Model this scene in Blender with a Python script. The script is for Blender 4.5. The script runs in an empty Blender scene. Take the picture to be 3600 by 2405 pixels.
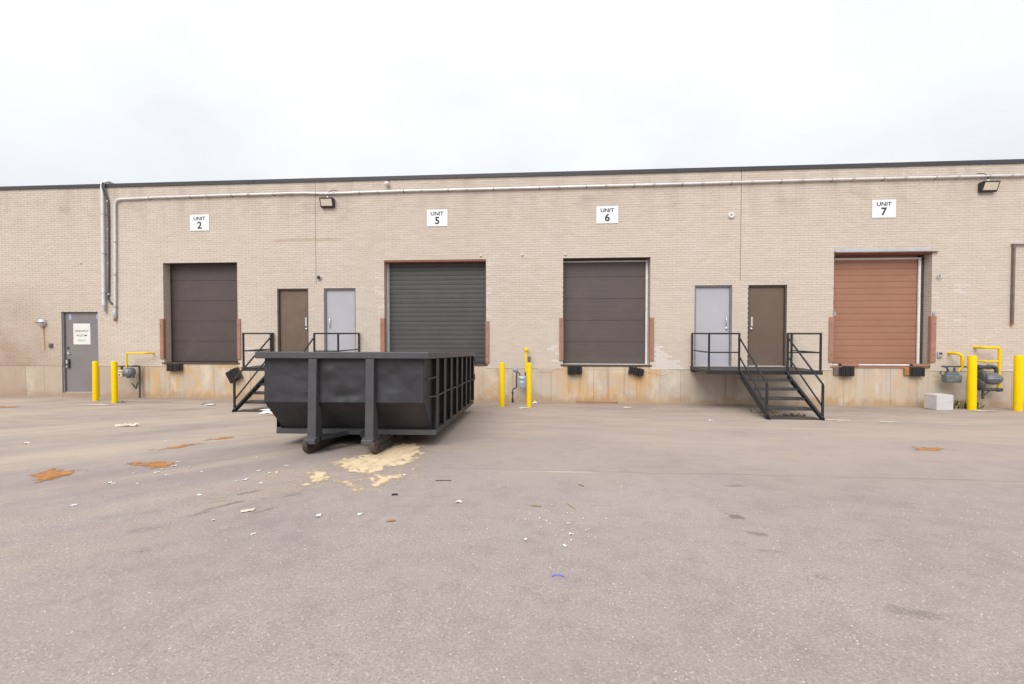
import bpy, bmesh, math, random
from math import sin, cos, pi, radians
from mathutils import Vector, Matrix, noise, Euler

random.seed(11)
scene = bpy.context.scene
col = scene.collection

# ------------------------------------------------------------------ camera
cam_d = bpy.data.cameras.new('camera')
cam = bpy.data.objects.new('camera', cam_d)
col.objects.link(cam)
cam.location = (0.0, -13.02, 2.0)
cam.rotation_euler = (radians(90 - 1.21), 0, radians(4.395))
cam_d.sensor_width = 36.0
cam_d.lens = 16.0
cam_d.clip_start = 0.05
cam_d.clip_end = 2000
scene.camera = cam

# ------------------------------------------------------------------ world and sun
SUN_EL, SUN_AZ = radians(44), radians(195)      # behind the camera, a little to its left
world = bpy.data.worlds.new('World')
scene.world = world
world.use_nodes = True
wn, wl = world.node_tree.nodes, world.node_tree.links
wn.clear()
w_out = wn.new('ShaderNodeOutputWorld')
w_bg = wn.new('ShaderNodeBackground')
w_bg.inputs['Strength'].default_value = 0.10
sky = wn.new('ShaderNodeTexSky')
sky.sky_type = 'NISHITA'
sky.sun_disc = False
sky.sun_elevation = SUN_EL
sky.sun_rotation = SUN_AZ
tc = wn.new('ShaderNodeTexCoord')
# overcast: cloud deck noise on the direction, projected to a plane overhead
sep = wn.new('ShaderNodeSeparateXYZ')
wl.new(tc.outputs['Generated'], sep.inputs[0])
addz = wn.new('ShaderNodeMath'); addz.operation = 'ADD'; addz.inputs[1].default_value = 0.28
absz = wn.new('ShaderNodeMath'); absz.operation = 'ABSOLUTE'
wl.new(sep.outputs['Z'], absz.inputs[0]); wl.new(absz.outputs[0], addz.inputs[0])
dvx = wn.new('ShaderNodeMath'); dvx.operation = 'DIVIDE'
dvy = wn.new('ShaderNodeMath'); dvy.operation = 'DIVIDE'
wl.new(sep.outputs['X'], dvx.inputs[0]); wl.new(addz.outputs[0], dvx.inputs[1])
wl.new(sep.outputs['Y'], dvy.inputs[0]); wl.new(addz.outputs[0], dvy.inputs[1])
cmb = wn.new('ShaderNodeCombineXYZ')
wl.new(dvx.outputs[0], cmb.inputs[0]); wl.new(dvy.outputs[0], cmb.inputs[1])
cn = wn.new('ShaderNodeTexNoise')
cn.inputs['Scale'].default_value = 1.9; cn.inputs['Detail'].default_value = 5; cn.inputs['Roughness'].default_value = 0.5
wl.new(cmb.outputs[0], cn.inputs['Vector'])
cr = wn.new('ShaderNodeValToRGB')
cr.color_ramp.elements[0].position = 0.36; cr.color_ramp.elements[0].color = (6.55, 6.68, 6.9, 1)
cr.color_ramp.elements[1].position = 0.60; cr.color_ramp.elements[1].color = (7.25, 7.32, 7.5, 1)
wl.new(cn.outputs['Fac'], cr.inputs[0])
wmix = wn.new('ShaderNodeMix'); wmix.data_type = 'RGBA'
wmix.inputs[0].default_value = 0.93
# standard overcast luminance: brighter towards the zenith
og = wn.new('ShaderNodeMath'); og.operation = 'MULTIPLY_ADD'; og.use_clamp = False
og.inputs[1].default_value = 0.55; og.inputs[2].default_value = 0.64
wl.new(absz.outputs[0], og.inputs[0])
osc = wn.new('ShaderNodeVectorMath'); osc.operation = 'SCALE'
wl.new(cr.outputs[0], osc.inputs[0]); wl.new(og.outputs[0], osc.inputs['Scale'])
wl.new(sky.outputs[0], wmix.inputs[6]); wl.new(osc.outputs[0], wmix.inputs[7])
wl.new(wmix.outputs[2], w_bg.inputs['Color'])
wl.new(w_bg.outputs[0], w_out.inputs[0])

sun_d = bpy.data.lights.new('sun', 'SUN')
sun_d.energy = 1.5
sun_d.angle = radians(40)
sun_d.color = (1.0, 0.965, 0.92)
sun = bpy.data.objects.new('sun', sun_d)
col.objects.link(sun)
sd = Vector((sin(SUN_AZ) * cos(SUN_EL), cos(SUN_AZ) * cos(SUN_EL), sin(SUN_EL)))
sun.rotation_euler = sd.to_track_quat('Z', 'Y').to_euler()

vs = scene.view_settings
vs.view_transform = 'Standard'
vs.look = 'None'
vs.gamma = 1.0
vs.use_curve_mapping = False
vs.exposure = 0.78


# ------------------------------------------------------------------ node helper
class NT:
    def __init__(s, name):
        s.m = bpy.data.materials.new(name)
        s.m.use_nodes = True
        s.t = s.m.node_tree
        s.n, s.l = s.t.nodes, s.t.links
        s.b = s.n['Principled BSDF']
        s._pos = None

    def link(s, a, b): s.l.new(a, b)

    def pos(s):
        if s._pos is None:
            s._pos = s.n.new('ShaderNodeNewGeometry').outputs['Position']
        return s._pos

    def obj(s):
        return s.n.new('ShaderNodeTexCoord').outputs['Object']

    def val(s, inp, v):
        if isinstance(v, (int, float)): inp.default_value = v
        elif isinstance(v, tuple): inp.default_value = v if len(v) == 4 or inp.type == 'VECTOR' else (*v, 1)
        else: s.l.new(v, inp)

    def mapv(s, v, scale=(1, 1, 1), loc=(0, 0, 0), rot=(0, 0, 0)):
        m = s.n.new('ShaderNodeMapping')
        m.inputs['Scale'].default_value = scale; m.inputs['Location'].default_value = loc; m.inputs['Rotation'].default_value = rot
        s.l.new(v, m.inputs[0]); return m.outputs[0]

    def noise(s, v, scale=5, detail=4, rough=0.55, dist=0.0):
        t = s.n.new('ShaderNodeTexNoise')
        t.inputs['Scale'].default_value = scale; t.inputs['Detail'].default_value = detail
        t.inputs['Roughness'].default_value = rough; t.inputs['Distortion'].default_value = dist
        s.l.new(v, t.inputs['Vector']); return t.outputs['Fac']

    def voro(s, v, scale=50, feature='F1', out='Distance', rnd=1.0):
        t = s.n.new('ShaderNodeTexVoronoi'); t.feature = feature
        t.inputs['Scale'].default_value = scale; t.inputs['Randomness'].default_value = rnd
        s.l.new(v, t.inputs['Vector']); return t.outputs[out]

    def math(s, op, a, b=0.0, c=0.0, clamp=False):
        m = s.n.new('ShaderNodeMath'); m.operation = op; m.use_clamp = clamp
        s.val(m.inputs[0], a); s.val(m.inputs[1], b); s.val(m.inputs[2], c); return m.outputs[0]

    def rng(s, v, a, b, c=0.0, d=1.0, smooth=False):
        m = s.n.new('ShaderNodeMapRange'); m.clamp = True
        if smooth: m.interpolation_type = 'SMOOTHSTEP'
        s.l.new(v, m.inputs[0])
        for i, x in enumerate((a, b, c, d)): m.inputs[i + 1].default_value = x
        return m.outputs[0]

    def mix(s, f, a, b, mode='MIX'):
        m = s.n.new('ShaderNodeMix'); m.data_type = 'RGBA'; m.blend_type = mode; m.clamp_factor = True
        s.val(m.inputs[0], f); s.val(m.inputs[6], a); s.val(m.inputs[7], b); return m.outputs[2]

    def sepx(s, v):
        m = s.n.new('ShaderNodeSeparateXYZ'); s.l.new(v, m.inputs[0]); return m.outputs

    def attr(s, name, typ='OBJECT'):
        a = s.n.new('ShaderNodeAttribute'); a.attribute_type = typ; a.attribute_name = name; return a.outputs['Fac']

    def bump(s, h, strength=0.3, dist=0.01):
        b = s.n.new('ShaderNodeBump'); b.inputs['Strength'].default_value = strength; b.inputs['Distance'].default_value = dist
        s.l.new(h, b.inputs['Height']); s.l.new(b.outputs[0], s.b.inputs['Normal'])

    def out(s, color=None, rough=None, metal=None, spec=None):
        if color is not None: s.val(s.b.inputs['Base Color'], color)
        if rough is not None: s.val(s.b.inputs['Roughness'], rough)
        if metal is not None: s.val(s.b.inputs['Metallic'], metal)
        if spec is not None: s.val(s.b.inputs['Specular IOR Level'], spec)
        return s.m


def paint(name, c, rough=0.5, var=0.12, scale=6, metal=0.0, dirt=None, dirt_amt=0.35, bump=0.0, spec=0.4):
    """painted / plastic / metal surface with uneven tone and grime spots"""
    t = NT(name)
    p = t.pos()
    n = t.noise(p, scale, 5, 0.6)
    f = t.rng(n, 0.3, 0.7, 1 - var, 1 + var)
    base = t.mix(1.0, (*c, 1), t.mix(0.0, (1, 1, 1, 1), (1, 1, 1, 1)), 'MULTIPLY')
    vm = t.n.new('ShaderNodeVectorMath'); vm.operation = 'SCALE'
    t.l.new(base, vm.inputs[0]); t.l.new(f, vm.inputs['Scale'])
    cc = vm.outputs[0]
    if dirt is not None:
        d = t.rng(t.noise(p, scale * 2.3, 6, 0.7, 0.4), 0.52, 0.72, 0, dirt_amt)
        cc = t.mix(d, cc, (*dirt, 1))
    r = t.rng(n, 0.3, 0.7, max(0.05, rough - 0.08), min(1, rough + 0.1))
    t.out(cc, r, metal, spec)
    if bump: t.bump(t.noise(p, scale * 6, 4, 0.6), bump, 0.004)
    return t.m


# ------------------------------------------------------------------ materials
def mat_brick():
    t = NT('cream_brick')
    p = t.pos()
    x, y, z = t.sepx(p)
    tint = t.math('ADD', t.attr('tint', 'OBJECT'), t.attr('tint', 'GEOMETRY'))
    f = t.rng(tint, -1, 1, 0, 1)
    c = t.mix(f, (0.560, 0.482, 0.412), (0.610, 0.532, 0.462))
    # repaired bricks, pale grey-white
    c = t.mix(t.rng(tint, 2, 2.6), c, (0.66, 0.62, 0.58))
    # broad tone changes over the wall
    big = t.noise(p, 0.35, 3, 0.5)
    c = t.mix(t.rng(big, 0.35, 0.65, 0, 0.2), c, (0.47, 0.39, 0.31))
    # rain streaks under the parapet
    st = t.noise(t.mapv(p, (2.4, 1, 0.22)), 1.0, 5, 0.6)
    top = t.rng(z, 4.6, 6.4, 0.0, 1.0, True)
    c = t.mix(t.math('MULTIPLY', t.rng(st, 0.46, 0.7, 0, 0.38), top), c, (0.30, 0.245, 0.19))
    # soot blotches beneath the conduit line
    bl = t.noise(t.mapv(p, (1.0, 1, 1.7)), 1.3, 6, 0.6)
    band = t.math('MULTIPLY', t.rng(z, 5.1, 5.7), t.rng(z, 6.2, 6.0))
    c = t.mix(t.math('MULTIPLY', t.rng(bl, 0.52, 0.72, 0, 0.36), band), c, (0.24, 0.20, 0.16))
    # rusty grime low at the far left
    lm = t.math('MULTIPLY', t.rng(x, -13.0, -16.6), t.rng(z, 3.8, 1.7, 0, 1))
    ln = t.noise(t.mapv(p, (0.7, 1, 0.7)), 0.9, 5, 0.6)
    c = t.mix(t.math('MULTIPLY', lm, t.rng(ln, 0.3, 0.62, 0.25, 0.8)), c, (0.28, 0.18, 0.125))
    # ochre line where something was fixed right of the UNIT 2 dock
    oz = t.math('ADD', z, t.rng(t.noise(t.mapv(p, (1.2, 1, 0)), 1.0, 4), 0.2, 0.8, -0.03, 0.03))
    oc = t.math('MULTIPLY', t.rng(t.math('ABSOLUTE', t.math('SUBTRACT', oz, 4.735)), 0.02, 0.07, 1, 0), t.math('MULTIPLY', t.rng(x, -8.3, -8.0), t.rng(x, -5.9, -6.3)))
    c = t.mix(t.math('MULTIPLY', oc, 0.45), c, (0.36, 0.245, 0.13))
    fine = t.noise(p, 38, 4, 0.7)
    c = t.mix(t.rng(fine, 0.35, 0.7, 0, 0.16), c, (0.33, 0.265, 0.20))
    t.out(c, 0.85, 0, 0.25)
    t.bump(t.noise(p, 90, 3, 0.6), 0.35, 0.003)
    return t.m


def mat_mortar():
    t = NT('mortar')
    p = t.pos()
    n = t.noise(p, 14, 5, 0.6)
    c = t.mix(t.rng(n, 0.3, 0.7), (0.505, 0.430, 0.362), (0.56, 0.483, 0.412))
    t.out(c, 0.95, 0, 0.15)
    t.bump(t.noise(p, 60, 3), 0.4, 0.004)
    return t.m


def mat_concrete():
    t = NT('stained_concrete')
    p = t.pos()
    x, y, z = t.sepx(p)
    tone = t.attr('tone')
    wobx = t.math('ADD', x, t.rng(t.noise(p, 1.2, 4), 0.2, 0.8, -0.35, 0.35))
    stain = 0.10
    for da, db, k in ((-12.4, -8.6, 1.0), (-5.0, -1.2, 0.8), (0.15, 3.4, 1.0), (7.4, 10.4, 0.72)):   # rust washing out under the docks
        stain = t.math('MAXIMUM', stain, t.math('MULTIPLY', t.math('MULTIPLY', t.rng(wobx, da - .25, da + .25), t.rng(wobx, db + .3, db - .3)), k))
    grime = t.math('MULTIPLY', t.rng(wobx, 4.2, 5.0), t.rng(wobx, 6.2, 5.6))
    n = t.noise(p, 1.8, 6, 0.6)
    c = t.mix(t.rng(n, 0.3, 0.7), (0.445, 0.385, 0.315), (0.575, 0.505, 0.42))
    c = t.mix(t.rng(t.noise(p, 0.9, 3), 0.45, 0.6, 0, 0.55), c, (0.46, 0.42, 0.375))
    # rust wash, running down and pooling
    run = t.noise(t.mapv(p, (3.2, 1, 0.6)), 1.0, 6, 0.65, 0.4)
    blot = t.noise(p, 1.7, 6, 0.62, 0.9)
    rw = t.math('MULTIPLY', t.math('ADD', t.rng(run, 0.42, 0.66, 0.0, 0.7), t.rng(blot, 0.44, 0.62, 0.04, 0.72)), stain, clamp=True)
    c = t.mix(rw, c, (0.56, 0.375, 0.20))
    run2 = t.noise(t.mapv(p, (9, 1, 0.3), (3, 0, 0)), 1.0, 5, 0.6)
    c = t.mix(t.math('MULTIPLY', t.rng(run2, 0.52, 0.7, 0, 0.75), t.math('ADD', t.math('MULTIPLY_ADD', stain, 0.55, 0.12), t.math('MULTIPLY', grime, 0.9))), c, (0.25, 0.165, 0.105))
    # pale leached patches
    c = t.mix(t.rng(t.noise(t.mapv(p, (1.6, 1, 0.9), (7, 0, 2)), 1.3, 5, 0.55), 0.52, 0.66, 0, 0.6), c, (0.64, 0.56, 0.455))
    # splashed dirt with a ragged edge along the foot
    edge = t.math('ADD', z, t.rng(t.noise(t.mapv(p, (1.4, 1, 1.0)), 2.0, 6, 0.65), 0.3, 0.7, -0.16, 0.16))
    c = t.mix(t.rng(edge, 0.24, 0.05, 0, 0.62), c, (0.37, 0.235, 0.13))
    c = t.mix(t.math('MULTIPLY', tone, 0.75), c, (0.33, 0.235, 0.175))
    t.out(c, 0.9, 0, 0.2)
    t.bump(t.math('ADD', t.noise(p, 26, 5, 0.65), t.noise(p, 4, 4)), 0.35, 0.008)
    return t.m


MARKS = [  # dark damp / oil marks and broad darker patches on the asphalt: x, y, length, width, heading (deg), strength
    (-3.01, -8.64, .17, .055, 50, .85), (-2.99, -9.02, .24, .04, 58, .95), (-3.05, -9.24, .18, .045, 55, .7), (-3.12, -8.93, .12, .035, 40, .45),
    (-2.52, -9.10, .13, .035, 50, .7), (-2.75, -8.82, .06, .025, 40, .7), (-2.54, -8.69, .10, .035, 45, .6), (-3.24, -9.64, .16, .09, 30, .35),
    (-2.90, -10.0, .07, .04, 20, .5), (1.65, -8.93, .10, .07, 0, .95), (1.70, -8.96, .035, .03, 0, .7), (1.60, -8.86, .03, .02, 0, .7),
    (1.664, -9.295, .09, .05, -20, .7), (2.04, -7.97, .16, .06, 5, .6), (1.755, -9.99, .06, .04, -20, .5), (2.02, -10.36, .17, .08, -15, .55),
    (1.62, -9.62, .13, .04, 0, .3), (2.55, -9.35, .06, .03, 0, .4), (-9.6, -2.6, 1.6, .35, 3, .35), (1.2, -1.4, 1.8, .3, 0, .35), (3.2, -1.7, 1.3, .4, 0, .4),
    (-10.9, -1.2, 1.8, .5, 0, .3), (8.3, -1.2, 2.2, .5, 0, .4), (-7.0, -5.5, 1.8, .35, 40, .3), (-2.6, -7.0, 1.6, .8, 0, .22)]  # last entry: broad darker patch around the dumpster's front end


def mat_asphalt():
    t = NT('worn_asphalt')
    p = t.pos()
    x, y, z = t.sepx(p)
    n1 = t.noise(p, 0.45, 5, 0.55)
    n2 = t.noise(t.mapv(p, (0.5, 1.2, 1)), 1.4, 6, 0.6, 0.5)
    c = t.mix(t.rng(n1, 0.32, 0.68), (0.276, 0.232, 0.218), (0.346, 0.292, 0.272))
    c = t.mix(t.rng(n2, 0.4, 0.68, 0, 0.5), c, (0.335, 0.280, 0.250))
    n3 = t.noise(p, 4.2, 8, 0.72)
    c = t.mix(t.rng(n3, 0.40, 0.62, 0.0, 0.28), c, (0.385, 0.325, 0.298))
    c = t.mix(t.rng(n3, 0.52, 0.32, 0.0, 0.24), c, (0.195, 0.165, 0.156))
    # tan dust, thicker towards the dock
    dust = t.math('MULTIPLY', t.rng(y, -9.0, -3.2, 0.0, 1.0, True), t.rng(t.noise(t.mapv(p, (0.55, 1.7, 1)), 0.8, 6, 0.6, 0.6), 0.32, 0.62, 0.15, 0.9))
    c = t.mix(dust, c, (0.425, 0.346, 0.284))
    # wheel-swept bands of pale dust running out towards the lower left
    rot = t.mapv(p, (1, 1, 1), (0, 0, 0), (0, 0, radians(-52)))
    rx, ry, rz = t.sepx(rot)
    sw = t.noise(t.mapv(rot, (0.13, 0.85, 1)), 1.0, 7, 0.62, 0.9)
    reg = t.math('MULTIPLY', t.rng(x, -2.2, -4.2), t.rng(y, -11.5, -8.2, 0, 1))
    c = t.mix(t.math('MULTIPLY', t.rng(sw, 0.46, 0.64, 0, 0.8), reg), c, (0.47, 0.385, 0.295))
    c = t.mix(t.math('MULTIPLY', t.rng(sw, 0.45, 0.34, 0, 0.35), reg), c, (0.215, 0.185, 0.178))
    # darker grey-brown band with a ragged edge along the wall foot
    wf = t.math('ADD', y, t.rng(t.noise(t.mapv(p, (0.7, 1.5, 1)), 1.5, 5, 0.6), 0.3, 0.7, -0.9, 0.9))
    c = t.mix(t.rng(wf, -1.3, -0.1, 0, 0.5), c, (0.235, 0.19, 0.16))
    # streaky scuffs parallel to the wall
    sc = t.noise(t.mapv(p, (0.35, 2.8, 1), (4, 1, 0)), 1.6, 5, 0.6)
    scm = t.rng(y, -6.5, -3.5, 0.12, 1)
    c = t.mix(t.math('MULTIPLY', t.rng(sc, 0.54, 0.7, 0, 0.5), scm), c, (0.245, 0.21, 0.185))
    # paving seam with a pale worn lip
    wob = t.rng(t.noise(t.mapv(p, (1, 0, 0)), 1.1, 4), 0.2, 0.8, -0.07, 0.07)
    sy = t.math('ADD', t.math('ADD', y, 7.50), wob)
    seam = t.rng(t.math('ABSOLUTE', sy), 0.0, 0.035, 1, 0, True)
    gap = t.math('MULTIPLY', t.rng(t.noise(t.mapv(p, (1, 0, 0)), 0.8, 3), 0.4, 0.55, 0.15, 0.6), t.rng(x, -1.8, -0.4))
    c = t.mix(t.math('MULTIPLY', seam, gap), c, (0.18, 0.15, 0.14))
    lip = t.math('MULTIPLY', t.rng(t.math('ABSOLUTE', t.math('ADD', sy, 0.055)), 0.0, 0.05, 1, 0, True),
                 t.math('MULTIPLY', t.rng(x, -0.45, 0.1, 0, 1), t.rng(x, 0.75, 0.2, 0, 1)))
    c = t.mix(t.math('MULTIPLY', lip, 0.7), c, (0.58, 0.48, 0.36))
    # oil and damp marks, and the broad darker patches
    wx = t.rng(t.noise(p, 9, 4, 0.6), 0.2, 0.8, -0.06, 0.06)
    for (mx, my, L, W, h, s_) in MARKS:
        q = t.mapv(p, (1, 1, 0), (-mx, -my, 0))
        q = t.mapv(q, (1, 1, 0), (0, 0, 0), (0, 0, radians(-h)))
        q = t.mapv(q, (1.0 / L, 1.0 / W, 0))
        ln = t.n.new('ShaderNodeVectorMath'); ln.operation = 'LENGTH'
        t.l.new(q, ln.inputs[0])
        d = t.math('ADD', ln.outputs['Value'], t.math('MULTIPLY', wx, 9.0))
        soft = 0.35 if L < 1 else 0.0
        s_ = s_ * (0.75 if L < 1 else 1.0)
        c = t.mix(t.rng(d, 1.0, soft, 0, s_, True), c, (0.115, 0.10, 0.092) if L < 1 else (0.2, 0.17, 0.15))
    # aggregate: fine salt-and-pepper and paler stones
    near = t.math('MULTIPLY', t.rng(y, -6.4, -9.8, 0.22, 1), t.rng(t.noise(p, 0.9, 4), 0.3, 0.65, 0.55, 1.0))
    g = t.noise(p, 75, 3, 0.8)
    c = t.mix(t.math('MULTIPLY', t.rng(g, 0.50, 0.70, 0, 0.85), near), c, (0.17, 0.145, 0.135))
    g2 = t.noise(t.mapv(p, (1, 1, 1), (9, 3, 0)), 62, 2, 0.7)
    c = t.mix(t.math('MULTIPLY', t.rng(g2, 0.53, 0.70, 0, 0.8), near), c, (0.47, 0.41, 0.37))
    vd = t.voro(p, 34, 'F1', 'Distance')
    vc = t.n.new('ShaderNodeTexVoronoi'); vc.inputs['Scale'].default_value = 34
    t.l.new(p, vc.inputs['Vector'])
    vr = t.sepx(vc.outputs['Color'])[0]
    vsz = t.rng(vr, 0.72, 1.0, 0.03, 0.21)
    stone = t.math('MULTIPLY', t.rng(t.math('SUBTRACT', vd, vsz), 0.04, -0.03), t.math('GREATER_THAN', vr, 0.72))
    stone = t.math('MULTIPLY', stone, t.rng(t.noise(p, 1.7, 3), 0.35, 0.62, 0.25, 1.0))
    c = t.mix(t.math('MULTIPLY', t.math('MULTIPLY', stone, near), 0.6), c, (0.56, 0.50, 0.46))
    t.out(c, 0.88, 0, 0.25)
    hgt = t.math('ADD', t.math('MULTIPLY', g, 1.0), t.math('MULTIPLY', n2, 0.6))
    t.bump(hgt, 0.35, 0.006)
    return t.m


def mat_sand(name, c0, c1):
    t = NT(name)
    p = t.pos()
    n = t.noise(p, 7, 5, 0.6)
    c = t.mix(t.rng(n, 0.3, 0.7), (*c0, 1), (*c1, 1))
    c = t.mix(t.rng(t.noise(p, 160, 2, 0.7), 0.5, 0.75, 0, 0.3), c, tuple(v * 0.55 for v in c0))
    sv = t.noise(t.mapv(p, (2.2, 0.8, 1), (0, 0, 0), (0, 0, radians(-38))), 3.6, 6, 0.65, 0.7)
    c = t.mix(t.rng(sv, 0.50, 0.66, 0, 0.6), c, tuple(v * 0.62 for v in c0))
    th = t.attr('thick', 'GEOMETRY')
    gr_ = t.math('ADD', t.math('MULTIPLY', t.noise(t.mapv(p, (1.0, 0.6, 1), (0, 0, 0), (0, 0, radians(35))), 16, 4, 0.7), 0.55), t.math('MULTIPLY', t.noise(p, 150, 2, 0.8), 0.45))
    t.val(t.b.inputs['Alpha'], t.rng(t.math('SUBTRACT', t.math('MULTIPLY_ADD', th, 0.62, 0.20), gr_), -0.07, 0.07))
    t.out(c, 0.95, 0, 0.1)
    t.bump(t.noise(p, 120, 3, 0.7), 0.5, 0.004)
    return t.m


def mat_dumpster():
    t = NT('dumpster_paint')
    p = t.obj()
    n = t.noise(p, 1.7, 6, 0.62, 0.5)
    c = t.mix(t.rng(n, 0.35, 0.7), (0.026, 0.026, 0.030), (0.042, 0.041, 0.046))
    sm = t.rng(t.noise(t.mapv(p, (1.2, 1.2, 3.0)), 3.1, 6, 0.7, 0.8), 0.56, 0.76, 0, 0.5)
    c = t.mix(sm, c, (0.070, 0.068, 0.071))
    ch = t.rng(t.noise(p, 13, 6, 0.78), 0.63, 0.70, 0, 0.6)
    c = t.mix(ch, c, (0.11, 0.075, 0.055))
    t.out(c, t.rng(n, 0.3, 0.7, 0.48, 0.66), 0.0, 0.36)
    t.bump(t.noise(p, 30, 4, 0.6), 0.12, 0.004)
    return t.m


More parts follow.
